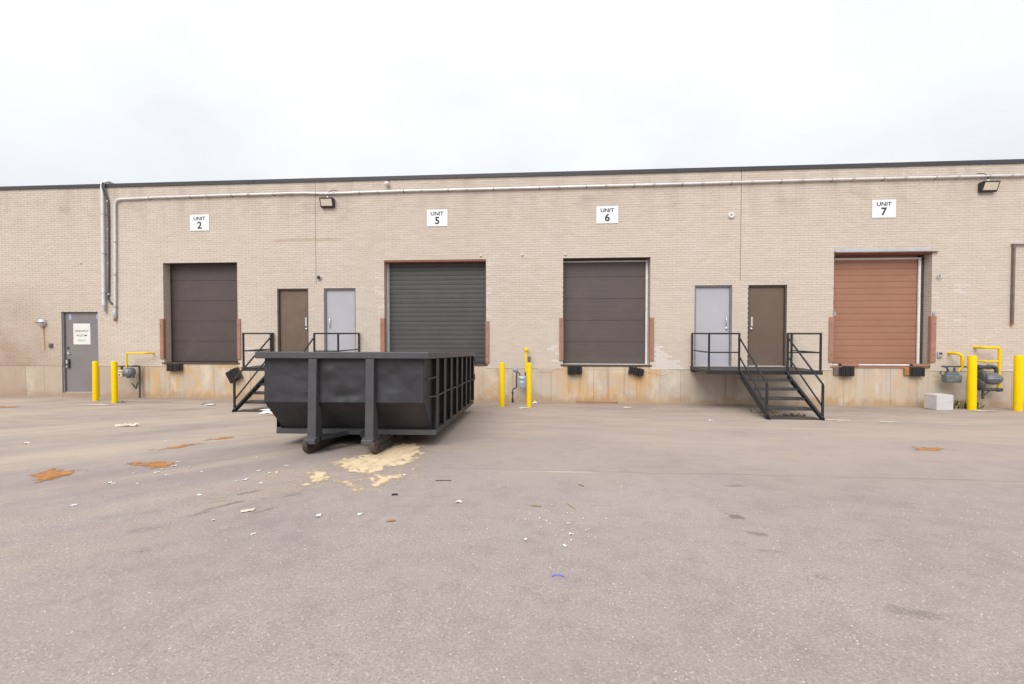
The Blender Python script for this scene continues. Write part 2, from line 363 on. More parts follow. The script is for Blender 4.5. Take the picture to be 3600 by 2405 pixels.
M = dict(
    brick=mat_brick(), mortar=mat_mortar(), concrete=mat_concrete(), asphalt=mat_asphalt(),
    sand=mat_sand('spilled_sand', (0.62, 0.47, 0.30), (0.74, 0.60, 0.42)),
    rust_sand=mat_sand('orange_sawdust', (0.40, 0.185, 0.065), (0.50, 0.25, 0.10)),
    dumpster=mat_dumpster(),
    rust=paint('orange_rust', (0.36, 0.17, 0.065), 0.9, 0.2, 12),
    dumpster_pale=paint('dumpster_pale_paint', (0.062, 0.062, 0.068), 0.5, 0.12, 4, dirt=(0.10, 0.095, 0.09), dirt_amt=0.5),  # paler grey for rim, uprights, foot plates and front beam
    drip=paint('pale_drip_flashing', (0.34, 0.345, 0.38), 0.55, 0.1, 3, dirt=(0.28, 0.2, 0.15), dirt_amt=0.4),
    soft_grey_frame=paint('soft_grey_frame', (0.185, 0.185, 0.21), 0.5, 0.1, 4),
    flashing=paint('grey_flashing', (0.0477, 0.0477, 0.0537), 0.45, 0.10, 1.5),
    roof=paint('roof_membrane', (0.20, 0.20, 0.20), 0.9, 0.1, 1),
    brown_panel=paint('brown_door_panel', (0.0944, 0.0744, 0.0688), 0.45, 0.05, 1.2, dirt=(0.16, 0.13, 0.11), dirt_amt=0.25),
    dark_brown=paint('dark_brown_door_panel', (0.0784, 0.0600, 0.0560), 0.45, 0.05, 1.2, dirt=(0.15, 0.12, 0.10), dirt_amt=0.25),
    shutter=paint('charcoal_shutter', (0.072, 0.071, 0.071), 0.42, 0.06, 1.5, dirt=(0.14, 0.135, 0.125), dirt_amt=0.25),
    terracotta=paint('terracotta_shutter', (0.318, 0.156, 0.097), 0.5, 0.06, 1.0, dirt=(0.36, 0.20, 0.14), dirt_amt=0.45),
    guard=paint('red_brown_steel', (0.335, 0.172, 0.120), 0.55, 0.10, 4, dirt=(0.20, 0.10, 0.075), dirt_amt=0.5),
    lintel_red=paint('rusty_lintel', (0.21, 0.085, 0.055), 0.7, 0.2, 4),
    lintel_dark=paint('dark_lintel', (0.06, 0.048, 0.042), 0.7, 0.15, 4),
    galv=paint('galvanised_steel', (0.4960, 0.4960, 0.5280), 0.42, 0.10, 5, metal=0.35, dirt=(0.4, 0.37, 0.34), dirt_amt=0.3),
    conduit=paint('conduit_metal', (0.6930, 0.6720, 0.6930), 0.40, 0.08, 3, metal=0.25, dirt=(0.42, 0.38, 0.34), dirt_amt=0.3),
    white_trim=paint('white_trim', (0.70, 0.69, 0.69), 0.45, 0.08, 4, dirt=(0.42, 0.37, 0.32), dirt_amt=0.4),
    grey_door=paint('pale_grey_door', (0.4100, 0.4100, 0.4469), 0.42, 0.04, 1.4, dirt=(0.42, 0.41, 0.43), dirt_amt=0.25),
    service_door=paint('mid_grey_door', (0.2042, 0.1852, 0.1900), 0.45, 0.07, 1.2, dirt=(0.27, 0.24, 0.235), dirt_amt=0.3),
    brown_door=paint('brown_steel_door', (0.1318, 0.0952, 0.0706), 0.42, 0.06, 1.1, dirt=(0.20, 0.145, 0.115), dirt_amt=0.25),
    brown_door_worn=paint('worn_brown_steel_door', (0.1487, 0.1003, 0.0748), 0.5, 0.08, 1.3, dirt=(0.23, 0.145, 0.112), dirt_amt=0.6),
    grey_frame=paint('dark_grey_frame', (0.0800, 0.0800, 0.0896), 0.5, 0.1, 4),
    brown_frame=paint('brown_frame', (0.0840, 0.0608, 0.0464), 0.5, 0.1, 4),
    chrome=paint('brushed_metal', (0.72, 0.71, 0.70), 0.28, 0.05, 8, metal=0.85),
    black_steel=paint('black_stair_steel', (0.0195, 0.0210, 0.0248), 0.42, 0.15, 5, dirt=(0.075, 0.068, 0.062), dirt_amt=0.4),
    deck=paint('worn_tread_plate', (0.0464, 0.0448, 0.0448), 0.6, 0.2, 5, dirt=(0.12, 0.10, 0.085), dirt_amt=0.6),
    yellow=paint('yellow_paint', (0.82, 0.56, 0.002), 0.5, 0.04, 3, dirt=(0.52, 0.33, 0.02), dirt_amt=0.45, spec=0.12),
    rubber=paint('black_rubber', (0.018, 0.017, 0.017), 0.75, 0.25, 9, dirt=(0.055, 0.047, 0.04), dirt_amt=0.6, bump=0.4),
    skid=paint('rusty_skid_steel', (0.075, 0.058, 0.048), 0.7, 0.25, 5, dirt=(0.16, 0.085, 0.05), dirt_amt=0.7, bump=0.3),
    meter=paint('meter_grey', (0.135, 0.155, 0.165), 0.45, 0.10, 7, dirt=(0.10, 0.10, 0.10), dirt_amt=0.4),
    meter_dark=paint('meter_dark_grey', (0.062, 0.068, 0.076), 0.5, 0.15, 8),
    meter_blue=paint('meter_pale_blue', (0.28, 0.335, 0.385), 0.5, 0.08, 7),
    meter_cream=paint('meter_cream', (0.60, 0.52, 0.40), 0.5, 0.08, 7),
    pipe_dark=paint('dark_iron_pipe', (0.060, 0.055, 0.052), 0.6, 0.2, 9, dirt=(0.12, 0.08, 0.055), dirt_amt=0.4),
    sign=paint('white_sign', (0.7760, 0.7760, 0.7954), 0.4, 0.02, 2),
    paper=paint('paper_white', (0.70, 0.68, 0.66), 0.8, 0.05, 8),
    cream_paper=paint('dirty_paper', (0.66, 0.58, 0.48), 0.85, 0.12, 12),
    ink=paint('navy_ink', (0.030, 0.032, 0.055), 0.6, 0.02, 2),
    grey_ink=paint('faded_black_ink', (0.16, 0.16, 0.16), 0.7, 0.02, 2),
    green_ink=paint('green_ink', (0.12, 0.46, 0.26), 0.7, 0.02, 2),
    tape=paint('blue_tape', (0.36, 0.38, 0.58), 0.7, 0.03, 4),
    flood=paint('bronze_floodlight', (0.035, 0.030, 0.030), 0.45, 0.1, 6),
    lens=paint('cream_lens', (0.66, 0.59, 0.47), 0.3, 0.04, 6),
    concrete_block=paint('pale_concrete_block', (0.5510, 0.5320, 0.5367), 0.9, 0.07, 5, dirt=(0.46, 0.43, 0.41), dirt_amt=0.4, bump=0.3),
    white_plastic=paint('white_plastic', (0.66, 0.63, 0.60), 0.5, 0.05, 9),
    dark_plastic=paint('dark_plastic', (0.06, 0.062, 0.07), 0.4, 0.1, 9),
    blue_plastic=paint('blue_strap', (0.13, 0.16, 0.80), 0.45, 0.05, 9),
    leaf=paint('weed_green', (0.07, 0.125, 0.03), 0.7, 0.3, 9),
    straw=paint('dry_straw', (0.36, 0.27, 0.15), 0.8, 0.2, 9),
    twig=paint('dark_twig', (0.05, 0.043, 0.038), 0.8, 0.2, 9),
    rusty_angle=paint('rusty_angle_iron', (0.165, 0.135, 0.122), 0.7, 0.25, 4, dirt=(0.34, 0.165, 0.075), dirt_amt=0.5),
    sealant=paint('joint_sealant', (0.165, 0.13, 0.105), 0.9, 0.1, 3),
    spray=paint('black_spray_paint', (0.10, 0.095, 0.092), 0.8, 0.2, 12),
)


# ------------------------------------------------------------------ mesh helper
class MB:
    def __init__(s):
        s.v, s.f, s.sm = [], [], []

    def add(s, vs_, fs, smooth=False):
        o = len(s.v)
        s.v += [tuple(p) for p in vs_]
        s.f += [tuple(i + o for i in f) for f in fs]
        s.sm += [smooth] * len(fs)
        return s

    def box(s, x0, x1, y0, y1, z0, z1):
        return s.add([(x0, y0, z0), (x1, y0, z0), (x1, y1, z0), (x0, y1, z0), (x0, y0, z1), (x1, y0, z1), (x1, y1, z1), (x0, y1, z1)],
                     [(0, 3, 2, 1), (4, 5, 6, 7), (0, 1, 5, 4), (1, 2, 6, 5), (2, 3, 7, 6), (3, 0, 4, 7)])

    def prism(s, poly, a0, a1, axis='x'):
        """poly in the plane across axis; axis x -> (y,z), y -> (x,z), z -> (x,y)"""
        n = len(poly)
        mk = {'x': lambda p, a: (a, p[0], p[1]), 'y': lambda p, a: (p[0], a, p[1]), 'z': lambda p, a: (p[0], p[1], a)}[axis]
        vs_ = [mk(p, a0) for p in poly] + [mk(p, a1) for p in poly]
        fs = [tuple(range(n))[::-1], tuple(range(n, 2 * n))] + [(i, (i + 1) % n, (i + 1) % n + n, i + n) for i in range(n)]
        return s.add(vs_, fs)

    def tube(s, pts, r, seg=10, cap=True):
        pts = [Vector(p) for p in pts]
        rs = r if isinstance(r, (list, tuple)) else [r] * len(pts)
        rings = []
        prev = None
        for i, p in enumerate(pts):
            d = (pts[min(i + 1, len(pts) - 1)] - pts[max(i - 1, 0)])
            d = d.normalized() if d.length > 1e-9 else Vector((0, 0, 1))
            ref = prev if prev is not None else (Vector((0, 0, 1)) if abs(d.z) < 0.9 else Vector((0, 1, 0)))
            u = ref - d * ref.dot(d)
            u = u.normalized() if u.length > 1e-6 else d.orthogonal().normalized()
            w = d.cross(u); prev = u
            rings.append([p + (u * cos(2 * pi * k / seg) + w * sin(2 * pi * k / seg)) * rs[i] for k in range(seg)])
        vs_ = [q for ring in rings for q in ring]
        fs = [(i * seg + k, i * seg + (k + 1) % seg, (i + 1) * seg + (k + 1) % seg, (i + 1) * seg + k)
              for i in range(len(pts) - 1) for k in range(seg)]
        s.add(vs_, fs, True)
        if cap:
            s.add(rings[0], [tuple(range(seg))[::-1]]); s.add(rings[-1], [tuple(range(seg))])
        return s

    def bar(s, a, b, w, h=None, up=(0, 0, 1)):
        """square bar from a to b"""
        h = h or w
        a, b = Vector(a), Vector(b)
        d = (b - a).normalized(); up = Vector(up)
        if abs(d.dot(up)) > 0.97: up = Vector((0, 1, 0))
        x = d.cross(up).normalized(); y = x.cross(d)
        c = [(-1, -1), (1, -1), (1, 1), (-1, 1)]
        vs_ = [p + x * (i * w / 2) + y * (j * h / 2) for p in (a, b) for i, j in c]
        return s.add(vs_, [(0, 1, 2, 3)[::-1], (4, 5, 6, 7), (0, 1, 5, 4), (1, 2, 6, 5), (2, 3, 7, 6), (3, 0, 4, 7)])

    def lathe(s, prof, c, axis='z', seg=20):
        """prof: (radius, height) list"""
        vs_, fs = [], []
        for r, h in prof:
            for k in range(seg):
                a = 2 * pi * k / seg
                u, w = r * cos(a), r * sin(a)
                vs_.append({'z': (c[0] + u, c[1] + w, c[2] + h), 'y': (c[0] + u, c[1] + h, c[2] + w), 'x': (c[0] + h, c[1] + u, c[2] + w)}[axis])
        for i in range(len(prof) - 1):
            for k in range(seg):
                fs.append((i * seg + k, i * seg + (k + 1) % seg, (i + 1) * seg + (k + 1) % seg, (i + 1) * seg + k))
        return s.add(vs_, fs, True)

    def mesh(s, name, mat, bev=0.0, seg=1):
        me = bpy.data.meshes.new(name)
        me.from_pydata(s.v, [], s.f)
        me.polygons.foreach_set('use_smooth', s.sm)
        bm = bmesh.new(); bm.from_mesh(me)
        bmesh.ops.recalc_face_normals(bm, faces=bm.faces)
        if bev:
            es = [e for e in bm.edges if len(e.link_faces) == 2 and e.calc_face_angle(0) > 0.5 and not (e.link_faces[0].smooth and e.link_faces[1].smooth)]
            bmesh.ops.bevel(bm, geom=es, offset=bev, segments=seg, affect='EDGES', profile=0.5, clamp_overlap=True)
        bm.to_mesh(me); bm.free()
        me.materials.append(mat)
        return me

    def build(s, name, mat, parent=None, bev=0.0, seg=1, loc=(0, 0, 0), rot=(0, 0, 0)):
        o = bpy.data.objects.new(name, s.mesh(name, mat, bev, seg))
        col.objects.link(o)
        o.location = loc; o.rotation_euler = rot
        if parent: o.parent = parent
        return o


def tag(o, label, cat, group=None):
    o['label'] = label; o['category'] = cat
    if group: o['group'] = group
    return o


def thing(name, label, cat, loc=(0, 0, 0), rot=(0, 0, 0), group=None):
    o = bpy.data.objects.new(name, None)
    col.objects.link(o)
    o.location = loc; o.rotation_euler = rot
    o.empty_display_size = 0.2
    return tag(o, label, cat, group)


def text_obj(name, body, w, h, mat, parent, loc, bold=0.0, rot=(pi / 2, 0, 0)):
    """flat lettering scaled to w x h, centred at loc"""
    cu = bpy.data.curves.new(name, 'FONT')
    cu.body = body; cu.size = 1; cu.extrude = 0.0; cu.offset = bold; cu.align_x = 'LEFT'
    tmp = bpy.data.objects.new(name + '_tmp', cu)
    col.objects.link(tmp)
    bpy.context.view_layer.update()
    me = bpy.data.meshes.new_from_object(tmp.evaluated_get(bpy.context.evaluated_depsgraph_get()))
    bpy.data.objects.remove(tmp); bpy.data.curves.remove(cu)
    xs = [v.co.x for v in me.vertices]; ys = [v.co.y for v in me.vertices]
    x0, x1, y0, y1 = min(xs), max(xs), min(ys), max(ys)
    sx = (w / (x1 - x0)) if w else h / (y1 - y0); sy = h / (y1 - y0)
    for v in me.vertices:
        v.co = ((v.co.x - (x0 + x1) / 2) * sx, (v.co.y - (y0 + y1) / 2) * sy, 0)
    me.materials.clear(); me.materials.append(mat)
    me.name = name
    o = bpy.data.objects.new(name, me)
    col.objects.link(o)
    o.parent = parent; o.location = loc; o.rotation_euler = rot
    return o


# ------------------------------------------------------------------ ground
SL = 0.043


def gz(y):
    return 0.0 if y > 0 else (-SL * y if y > -14 else SL * 14)


mb = MB()
xsr = [-250, -60, -26, -18, -12, -6, 0, 6, 12, 18, 26, 60, 250]
ysr = [250, 60, 30, 0.05, 0, -3, -6, -9, -12, -14, -20, -60, -250]
vs_ = [(x, y, gz(y)) for y in ysr for x in xsr]
nx = len(xsr)
fs = [(j * nx + i, (j + 1) * nx + i, (j + 1) * nx + i + 1, j * nx + i + 1) for j in range(len(ysr) - 1) for i in range(nx - 1)]
mb.add(vs_, fs)
ground = mb.build('ground', M['asphalt'])
ground['kind'] = 'structure'
ground['label'] = 'worn pinkish grey asphalt yard sloping down to the loading docks'

# ------------------------------------------------------------------ building
B = thing('warehouse_building', 'long low cream brick warehouse with loading docks behind the asphalt yard', 'building', (0, 0, 0))
XL, XR = -27.0, 20.0
ZF, ZT = 0.96, 6.435                      # top of the foundation, underside of the flashing
CH = 0.0668                               # course height
DOCK = {  # opening x0, x1, top
    'two': (-11.64, -9.27, 4.10), 'five': (-4.75, -1.75, 4.10), 'six': (0.456, 2.88, 4.10), 'seven': (7.76, 10.254, 4.16)}
ENTRY = {  # x0, x1, bottom, top
    'service': (-15.03, -13.81, 0.13, 2.663), 'brown_worn': (-8.026, -7.064, 1.06, 3.30), 'grey_left': (-6.584, -5.617, 1.06, 3.30),
    'grey_right': (4.09, 5.098, 1.06, 3.30), 'brown_right': (5.527, 6.551, 1.06, 3.30)}
OPEN = [(a, b, ZF - 0.01, t) for a, b, t in DOCK.values()] + [(a, b, lo, t) for a, b, lo, t in ENTRY.values()]
JOINTS = [(-6.815, 3.42), (5.31, 3.42), (-19.5, 0.9), (17.2, 0.9)]

# mortar backing with the openings cut out
G = 0.010
mb = MB()
xs_ = sorted({XL, XR} | {v for o in OPEN for v in (o[0] - G, o[1] + G)})
for a, b in zip(xs_[:-1], xs_[1:]):
    zs = [(o[2], o[3] + G) for o in OPEN if o[0] - G <= a + 1e-6 and o[1] + G >= b - 1e-6]
    z = ZF
    for lo, hi in sorted(zs):
        if lo > z + 0.001: mb.box(a, b, 0.0045, 0.30, z, lo)
        z = hi
    mb.box(a, b, 0.0045, 0.30, z, ZT)
mb.build('mortar_wall', M['mortar'], B)

# bricks -----------------------------------------------------------
rb = random.Random(5)
bricks = []                                # (x0, x1, z0, z1, tint)


def repaired(x, z):
    if 2.97 < x < 3.75 and 0.96 < z < 1.75 and (x - 2.97) / 0.8 + (z - 0.96) / 0.85 < 1.0 + rb.uniform(-.15, .2): return True
    if 0.0 < x < 0.38 and 1.15 < z < 1.6 and rb.random() < .55: return True
    if -5.06 < x < -4.75 and 1.3 < z < 4.2 and rb.random() < .42: return True
    if -1.75 < x < -1.2 and 3.98 < z < 4.22 and rb.random() < .5: return True
    if -1.75 < x < -1.6 and 2.4 < z < 4.0 and rb.random() < .35: return True
    if -9.0 < x < -8.2 and 1.0 < z < 1.75 and rb.random() < .35: return True
    if 10.3 < x < 11.2 and 2.3 < z < 3.3 and rb.random() < .2: return True
    if 11.8 < x < 13 and .96 < z < 1.25 and rb.random() < .5: return True
    return False


nc = int(round((ZT - ZF) / CH))
for k in range(nc):
    z0 = ZF + k * CH; zc = z0 + CH / 2
    cuts = [(o[0], o[1]) for o in OPEN if o[2] < zc < o[3]]
    cuts += [(jx - 0.007, jx + 0.007) for jx, jz in JOINTS if zc > jz]
    cuts.sort()
    spans, x = [], XL
    for a, b in cuts:
        spans.append((x, a)); x = b
    spans.append((x, XR))
    off = (0.0, 0.1125)[k % 2] + rb.uniform(-.008, .008)
    row_t = rb.uniform(-.25, .25)
    for a, b in spans:
        i0 = math.floor((a - off) / 0.225)
        xx = off + i0 * 0.225
        while xx < b:
            l, r = max(a, xx + 0.005), min(b, xx + 0.220)
            if r - l > 0.02:
                t = max(-1, min(1, rb.gauss(row_t, .55)))
                if repaired((l + r) / 2, zc): t = 3.0 if 2.9 < l < 3.8 or 0 < l < .4 else rb.uniform(2.1, 2.5)
                bricks.append((l, r, z0 + 0.0055, z0 + CH - 0.0035, t))
            xx += 0.225


def depth_of(b):
    x = (b[0] + b[1]) / 2
    return -x * sin(radians(4.395)) + 13.02 * cos(radians(4.395))


vis = sorted([b for b in bricks if b[1] < 12.42 and b[2] < 6.42], key=depth_of)[:300]
vis_set = set(vis)
unit = {}
for b in vis:
    L = round(b[1] - b[0], 3); H = b[3] - b[2]
    if L not in unit:
        unit[L] = MB().box(-L / 2, L / 2, 0, 0.03, -H / 2, H / 2).mesh('brick', M['brick'], 0.002)
    o = bpy.data.objects.new('brick', unit[L])
    col.objects.link(o); o.parent = B
    o.location = ((b[0] + b[1]) / 2, rb.uniform(-.0015, .002), (b[2] + b[3]) / 2)
    o['tint'] = float(b[4])
V, F, T = [], [], []


def quadbox(x0, x1, y0, y1, z0, z1, t):
    o = len(V)
    V.extend([(x0, y0, z0), (x1, y0, z0), (x1, y1, z0), (x0, y1, z0), (x0, y0, z1), (x1, y0, z1), (x1, y1, z1), (x0, y1, z1)])
    F.extend([(o, o + 1, o + 5, o + 4), (o + 1, o + 2, o + 6, o + 5), (o + 3, o, o + 4, o + 7), (o + 4, o + 5, o + 6, o + 7), (o, o + 3, o + 2, o + 1)])
    T.extend([t] * 5)


for b in bricks:
    if b in vis_set: continue
    j = rb.uniform(-.0015, .002)
    quadbox(b[0], b[1], j, 0.03, b[2], b[3], b[4])
# brick returns inside the dock openings
for (a, b, t) in DOCK.values():
    for k in range(nc):
        z0 = ZF + k * CH
        if z0 + CH > t + 0.01: break
        for s_ in (0, 1):
            ys = [(0.032, 0.10), (0.110, 0.262)] if k % 2 else [(0.032, 0.19), (0.20, 0.262)]
            for y0, y1 in ys:
                tt = max(-1, min(1, rb.gauss(0, .55)))
                if s_ == 0: quadbox(a - G - .002, a + rb.uniform(-.001, .001), y0, y1, z0 + .0055, z0 + CH - .0035, tt)
                else: quadbox(b + rb.uniform(-.001, .001), b + G + .002, y0, y1, z0 + .0055, z0 + CH - .0035, tt)
me = bpy.data.meshes.new('brick_field')
me.from_pydata(V, [], F)
at = me.attributes.new('tint', 'FLOAT', 'FACE')
at.data.foreach_set('value', T)
me.materials.append(M['brick'])
bf = bpy.data.objects.new('brick_field', me)
col.objects.link(bf); bf.parent = B; bf['kind'] = 'stuff'

for jx, jz in JOINTS:
    mb = MB().box(jx - 0.0065, jx + 0.0065, 0.0015, 0.0043, jz, ZT)
    mb.build('control_joint', M['sealant'], B)

# parapet flashing in lengths, roof and the far walls
x = XL
while x < XR:
    x2 = min(XR, x + 3.05)
    j = rb.uniform(-.002, .002)
    mb = MB().prism([(-0.035 + j, 6.425 + j), (-0.035 + j, 6.535 + j), (0.26, 6.55), (0.26, 6.436), (-0.015, 6.436), (-0.02, 6.425 + j)], x + 0.002, x2 - 0.002, 'x')
    mb.build('flashing_section', M['flashing'], B, 0.004)
    x = x2
MB().box(XL, XR, 0.262, 34, 6.28, 6.40).build('roof', M['roof'], B)
MB().box(XL - .2, XL - .002, 0.0, 34, -.2, 6.42).box(XR + .002, XR + .2, 0, 34, -.2, 6.42).box(XL, XR, 33.8, 34, -.2, 6.27).build('side_wall', M['mortar'], B)

# concrete foundation in panels
DR = [(-11.717, -9.193), (-4.837, -1.663), (.433, 2.927), (7.703, 10.317)]     # where it rises to the dock sills
FJ = [(-27, -24.2, .3), (-24.2, -20.4, .5), (-20.4, -16.29, .75), (-16.29, -15.66, .35), (-15.66, -15.05, .45), (-13.80, -12.30, .55), (-12.30, -8.9, .03),
      (-8.9, -6.81, .1), (-6.81, -5.2, .15), (-5.2, -3.4, .05), (-3.4, -.98, .05), (-.98, .118, .0), (.118, 1.32, .0), (1.32, 2.53, .02), (2.53, 3.735, .0),
      (3.735, 5.2, .16), (5.2, 6.875, .10), (6.875, 8.07, .0), (8.07, 9.27, .0), (9.27, 10.527, .0), (10.527, 12.3, .10), (12.3, 14.6, .2), (14.6, 17.2, .2), (17.2, 20, .2)]
for a, b, tn in FJ:
    yj = 0.012 + rb.uniform(-.001, .001)
    a, b = a + .002, b - .002
    top = [(a, ZF - .004)]
    for da, db in DR:
        if da < b and db > a:
            l, r = max(a, da), min(b, db)
            top = ([(a, 1.035)] if l == a else [(a, ZF - .004), (l, ZF - .004), (l, 1.035)]) + ([(r, 1.035)] if r == b else [(r, 1.035), (r, ZF - .004), (b, ZF - .004)])
            break
    else:
        top.append((b, ZF - .004))
    o = MB().prism([(b, -.3), (a, -.3)] + top, yj, 0.30, 'y').build('foundation_panel', M['concrete'], B, 0.004)
    o['tone'] = float(tn)
o = MB().box(-15.047, -13.803, 0.012, 0.30, -0.3, 0.128).build('door_step', M['concrete'], B, 0.006)
o['tone'] = .95

# old white parging scabs below the docks (thin uneven plaster patches)
def blob_poly(cx, cy, rx, ry, n=16, jag=.25, seed=0):
    r_ = random.Random(seed)
    return [(cx + rx * (1 + r_.uniform(-jag, jag)) * cos(2 * pi * i / n), cy + ry * (1 + r_.uniform(-jag, jag)) * sin(2 * pi * i / n)) for i in range(n)]


for i, (px, pz, rx, rz) in enumerate([(3.15, .90, .32, .09), (-.02, .92, .3, .08), (-1.45, .87, .16, .12), (10.6, .86, .25, .09), (-.3, .9, .2, .06), (1.7, .97, .5, .04), (-9.6, .98, .4, .03)]):
    o = MB().prism(blob_poly(px, pz, rx, rz, 18, .3, i), 0.0040 + .0007 * i, 0.025 + .001 * i, 'y').build('mortar_patch', M['concrete'], B, 0.003)
    o['tone'] = 0.2 if i % 2 else 0.05


# ---- loading doors
def panel_profile(z0, z1, grooves, y=0.0, dep=0.006):
    pts = [(y + .03, z0), (y + dep, z0), (y, z0 + .008)]
    n = grooves + 1
    for g in range(1, n):
        zz = z0 + (z1 - z0) * g / n
        pts += [(y, zz - .005), (y + .0016, zz), (y, zz + .005)]
    pts += [(y, z1 - .008), (y + dep, z1), (y + .03, z1)]
    return pts


def loading_door(key, lab, pm, n, grooves, trim, slat=False):
    a, b, t = DOCK[key]
    zb = 1.10
    # hood / rear frame behind the leaf
    mb = MB()
    mb.box(a - .06, b + .06, .345, .36, .98, t + .2)
    d = mb.build('loading_door', M['lintel_dark'], B)
    d['label'] = lab
    x0, x1 = a - .045, b + .045
    if 'R' in trim: x1 = b - (.075 if key == 'six' else .155)
    if 'L' in trim: x0 = a + .02
    ht = (t + .12 - zb)
    for k in range(n):
        z0, z1 = zb + ht * k / n, zb + ht * (k + 1) / n - .003
        if slat:
            h = z1 - z0
            q = .25 if key == 'five' else .2
            prof = [(.335, z0), (.300, z0), (.294, z0 + .004), (.294 - .010 * q, z0 + h * .2), (.294 - .014 * q, z0 + h * .5), (.294 - .010 * q, z0 + h * .8), (.294, z1 - .004), (.300, z1), (.335, z1)]
            MB().prism(prof, x0, x1, 'x').build('slat', pm, d)
        else:
            MB().prism(panel_profile(z0, z1, grooves, .29, .007), x0, x1, 'x').build('panel', pm, d)
    return d


two = loading_door('two', 'dark brown sectional loading door of wide flat panels', M['dark_brown'], 5, 3, '')
five = loading_door('five', 'wide charcoal slatted loading shutter', M['shutter'], 23, 0, 'L', True)
six = loading_door('six', 'brown sectional loading door with white edge strip', M['brown_panel'], 5, 3, 'R')
seven = loading_door('seven', 'terracotta ribbed loading shutter', M['terracotta'], 18, 0, 'R', True)
MB().box(-11.64, -11.615, .262, .30, 1.1, 4.1).build('door_track', M['lintel_dark'], two, .003)
MB().box(-4.745, -4.715, .235, .30, 1.1, 4.1).build('door_track', M['white_trim'], five, .003)
MB().box(-4.712, -4.69, .26, .30, 1.1, 4.1).build('door_track', M['galv'], five, .003)
MB().box(2.808, 2.868, .25, .285, 1.1, 4.075).build('door_track', M['white_trim'], six, .003)
MB().box(.46, 2.806, .255, .285, 4.02, 4.058).build('head_trim', M['white_trim'], six, .003)
MB().box(.46, 2.868, .10, .285, 1.085, 1.098).build('door_sill', M['white_trim'], six, .003)
MB().box(10.105, 10.165, .24, .285, 1.12, 4.045).build('door_track', M['white_trim'], seven, .003)
MB().box(10.17, 10.25, .262, .30, 1.12, 4.1).build('door_track', M['lintel_dark'], seven, .003)
MB().box(7.77, 10.10, .25, .285, 4.0, 4.045).build('head_trim', M['white_trim'], seven, .003)
MB().box(8.42, 9.72, -.02, .10, 1.105, 1.135).build('door_sill', M['white_trim'], seven, .003)
MB().box(7.765, 7.90, -.015, .08, 1.10, 1.135).build('door_sill', M['white_trim'], seven, .003)
for a_, b_ in ((7.98, 8.41), (9.80, 10.24)):
    MB().box(a_, b_, -.035, .10, 1.085, 1.15).build('sill_plate', M['guard'], seven, .004)
for a_, b_ in ((7.905, 7.975), (9.725, 9.795)):
    MB().box(a_, b_, -.01, .08, 1.10, 1.14).build('sill_pocket', M['rubber'], seven, .004)
# bottom seals of the doors
MB().box(-11.61, -9.25, .27, .288, 1.088, 1.115).build('bottom_seal', M['rubber'], two)
MB().box(-4.68, -1.72, .27, .286, 1.088, 1.115).build('bottom_seal', M['rubber'], five)

# steel sills and lintels of the docks (parts of the building)
for (k, m1, m2) in (('two', 'lintel_dark', 'sillrust'), ('five', 'lintel_red', 'sillrust'), ('six', 'lintel_dark', 'sillrust'), ('seven', 'lintel_red', 'sillrust')):
    a, b, t = DOCK[k]
    MB().box(a - .07, b + .05 if k != 'seven' else b - .05, -.012, .26, 1.038, 1.086 if k != 'seven' else 1.084).build('dock_sill', M['guard'] if k == 'seven' else M['brown_frame'], B, .004)
    th = .012 if k in ('two', 'six') else .055
    MB().box(a + .004, b - .004, .004, .30, t - th, t + .007).build('lintel', M[m1], B, .002)
# drip flashing above the terracotta door, bent up at its right end
MB().prism([(-.055, 4.168), (-.05, 4.16), (-.004, 4.235), (-.004, 4.25), (-.012, 4.25)], 7.77, 10.22, 'x').build('drip_flashing', M['drip'], B, .002)
MB().prism([(-.06, 4.135), (-.055, 4.155), (-.003, 4.165), (-.003, 4.14)], 7.80, 10.37, 'x').build('drip_flashing', M['lintel_red'], B, .002)


# ---- entry doors
def entry_door(key, lab, dm, fm, hinge, yl=.085):
    a, b, lo, t = ENTRY[key]
    fw = .042
    leaf = MB().box(a + fw, b - fw, yl, yl + .045, lo + .02, t - fw).build('entry_door', dm, B, .003)
    leaf['label'] = lab
    f = MB()
    f.box(a + .002, a + fw - .002, .03, .16, lo, t - .003).box(b - fw + .002, b - .002, .03, .16, lo, t - .003)
    f.box(a + fw - .0015, b - fw + .0015, .03, .16, t - fw + .002, t - .003)
    f.build('door_frame', fm, leaf, .002)
    MB().box(a + fw, b - fw, .05, yl + .04, lo - .002, lo + .018).build('threshold', M['galv'], leaf, .002)
    MB().box(a - .02, b + .02, yl + .05, .29, lo, t + .1).build('door_stop', fm, leaf)
    hx = a + fw - .004 if hinge == 'L' else b - fw + .004
    for zz in (.25, 1.1, 1.92):
        MB().tube([(hx, yl - .004, lo + zz - .055), (hx, yl - .004, lo + zz + .055)], .011, 8).build('hinge', fm, leaf)
    return leaf


def pull(leaf, x, z0, z1, y=.085, plate=True, knob_dx=None, knob_z=None):
    if plate:
        MB().box(x - .028, x + .028, y - .012, y - .001, z0, z1).build('handle', M['chrome'], leaf, .004)
    else:
        zc = (z0 + z1) / 2
        pts = [(x, y - .001, z0)] + [(x, y - .055 * sin(pi * q / 8) ** .5, z0 + (z1 - z0) * q / 8) for q in range(1, 8)] + [(x, y - .001, z1)]
        MB().tube(pts, .012, 8).build('handle', M['chrome'], leaf)
    if knob_z:
        MB().lathe([(.0, -.05), (.02, -.05), (.034, -.038), (.034, -.02), (.018, -.012), (.032, -.001)], (x + knob_dx, y, knob_z), 'y', 14).build('door_knob', M['chrome'], leaf)


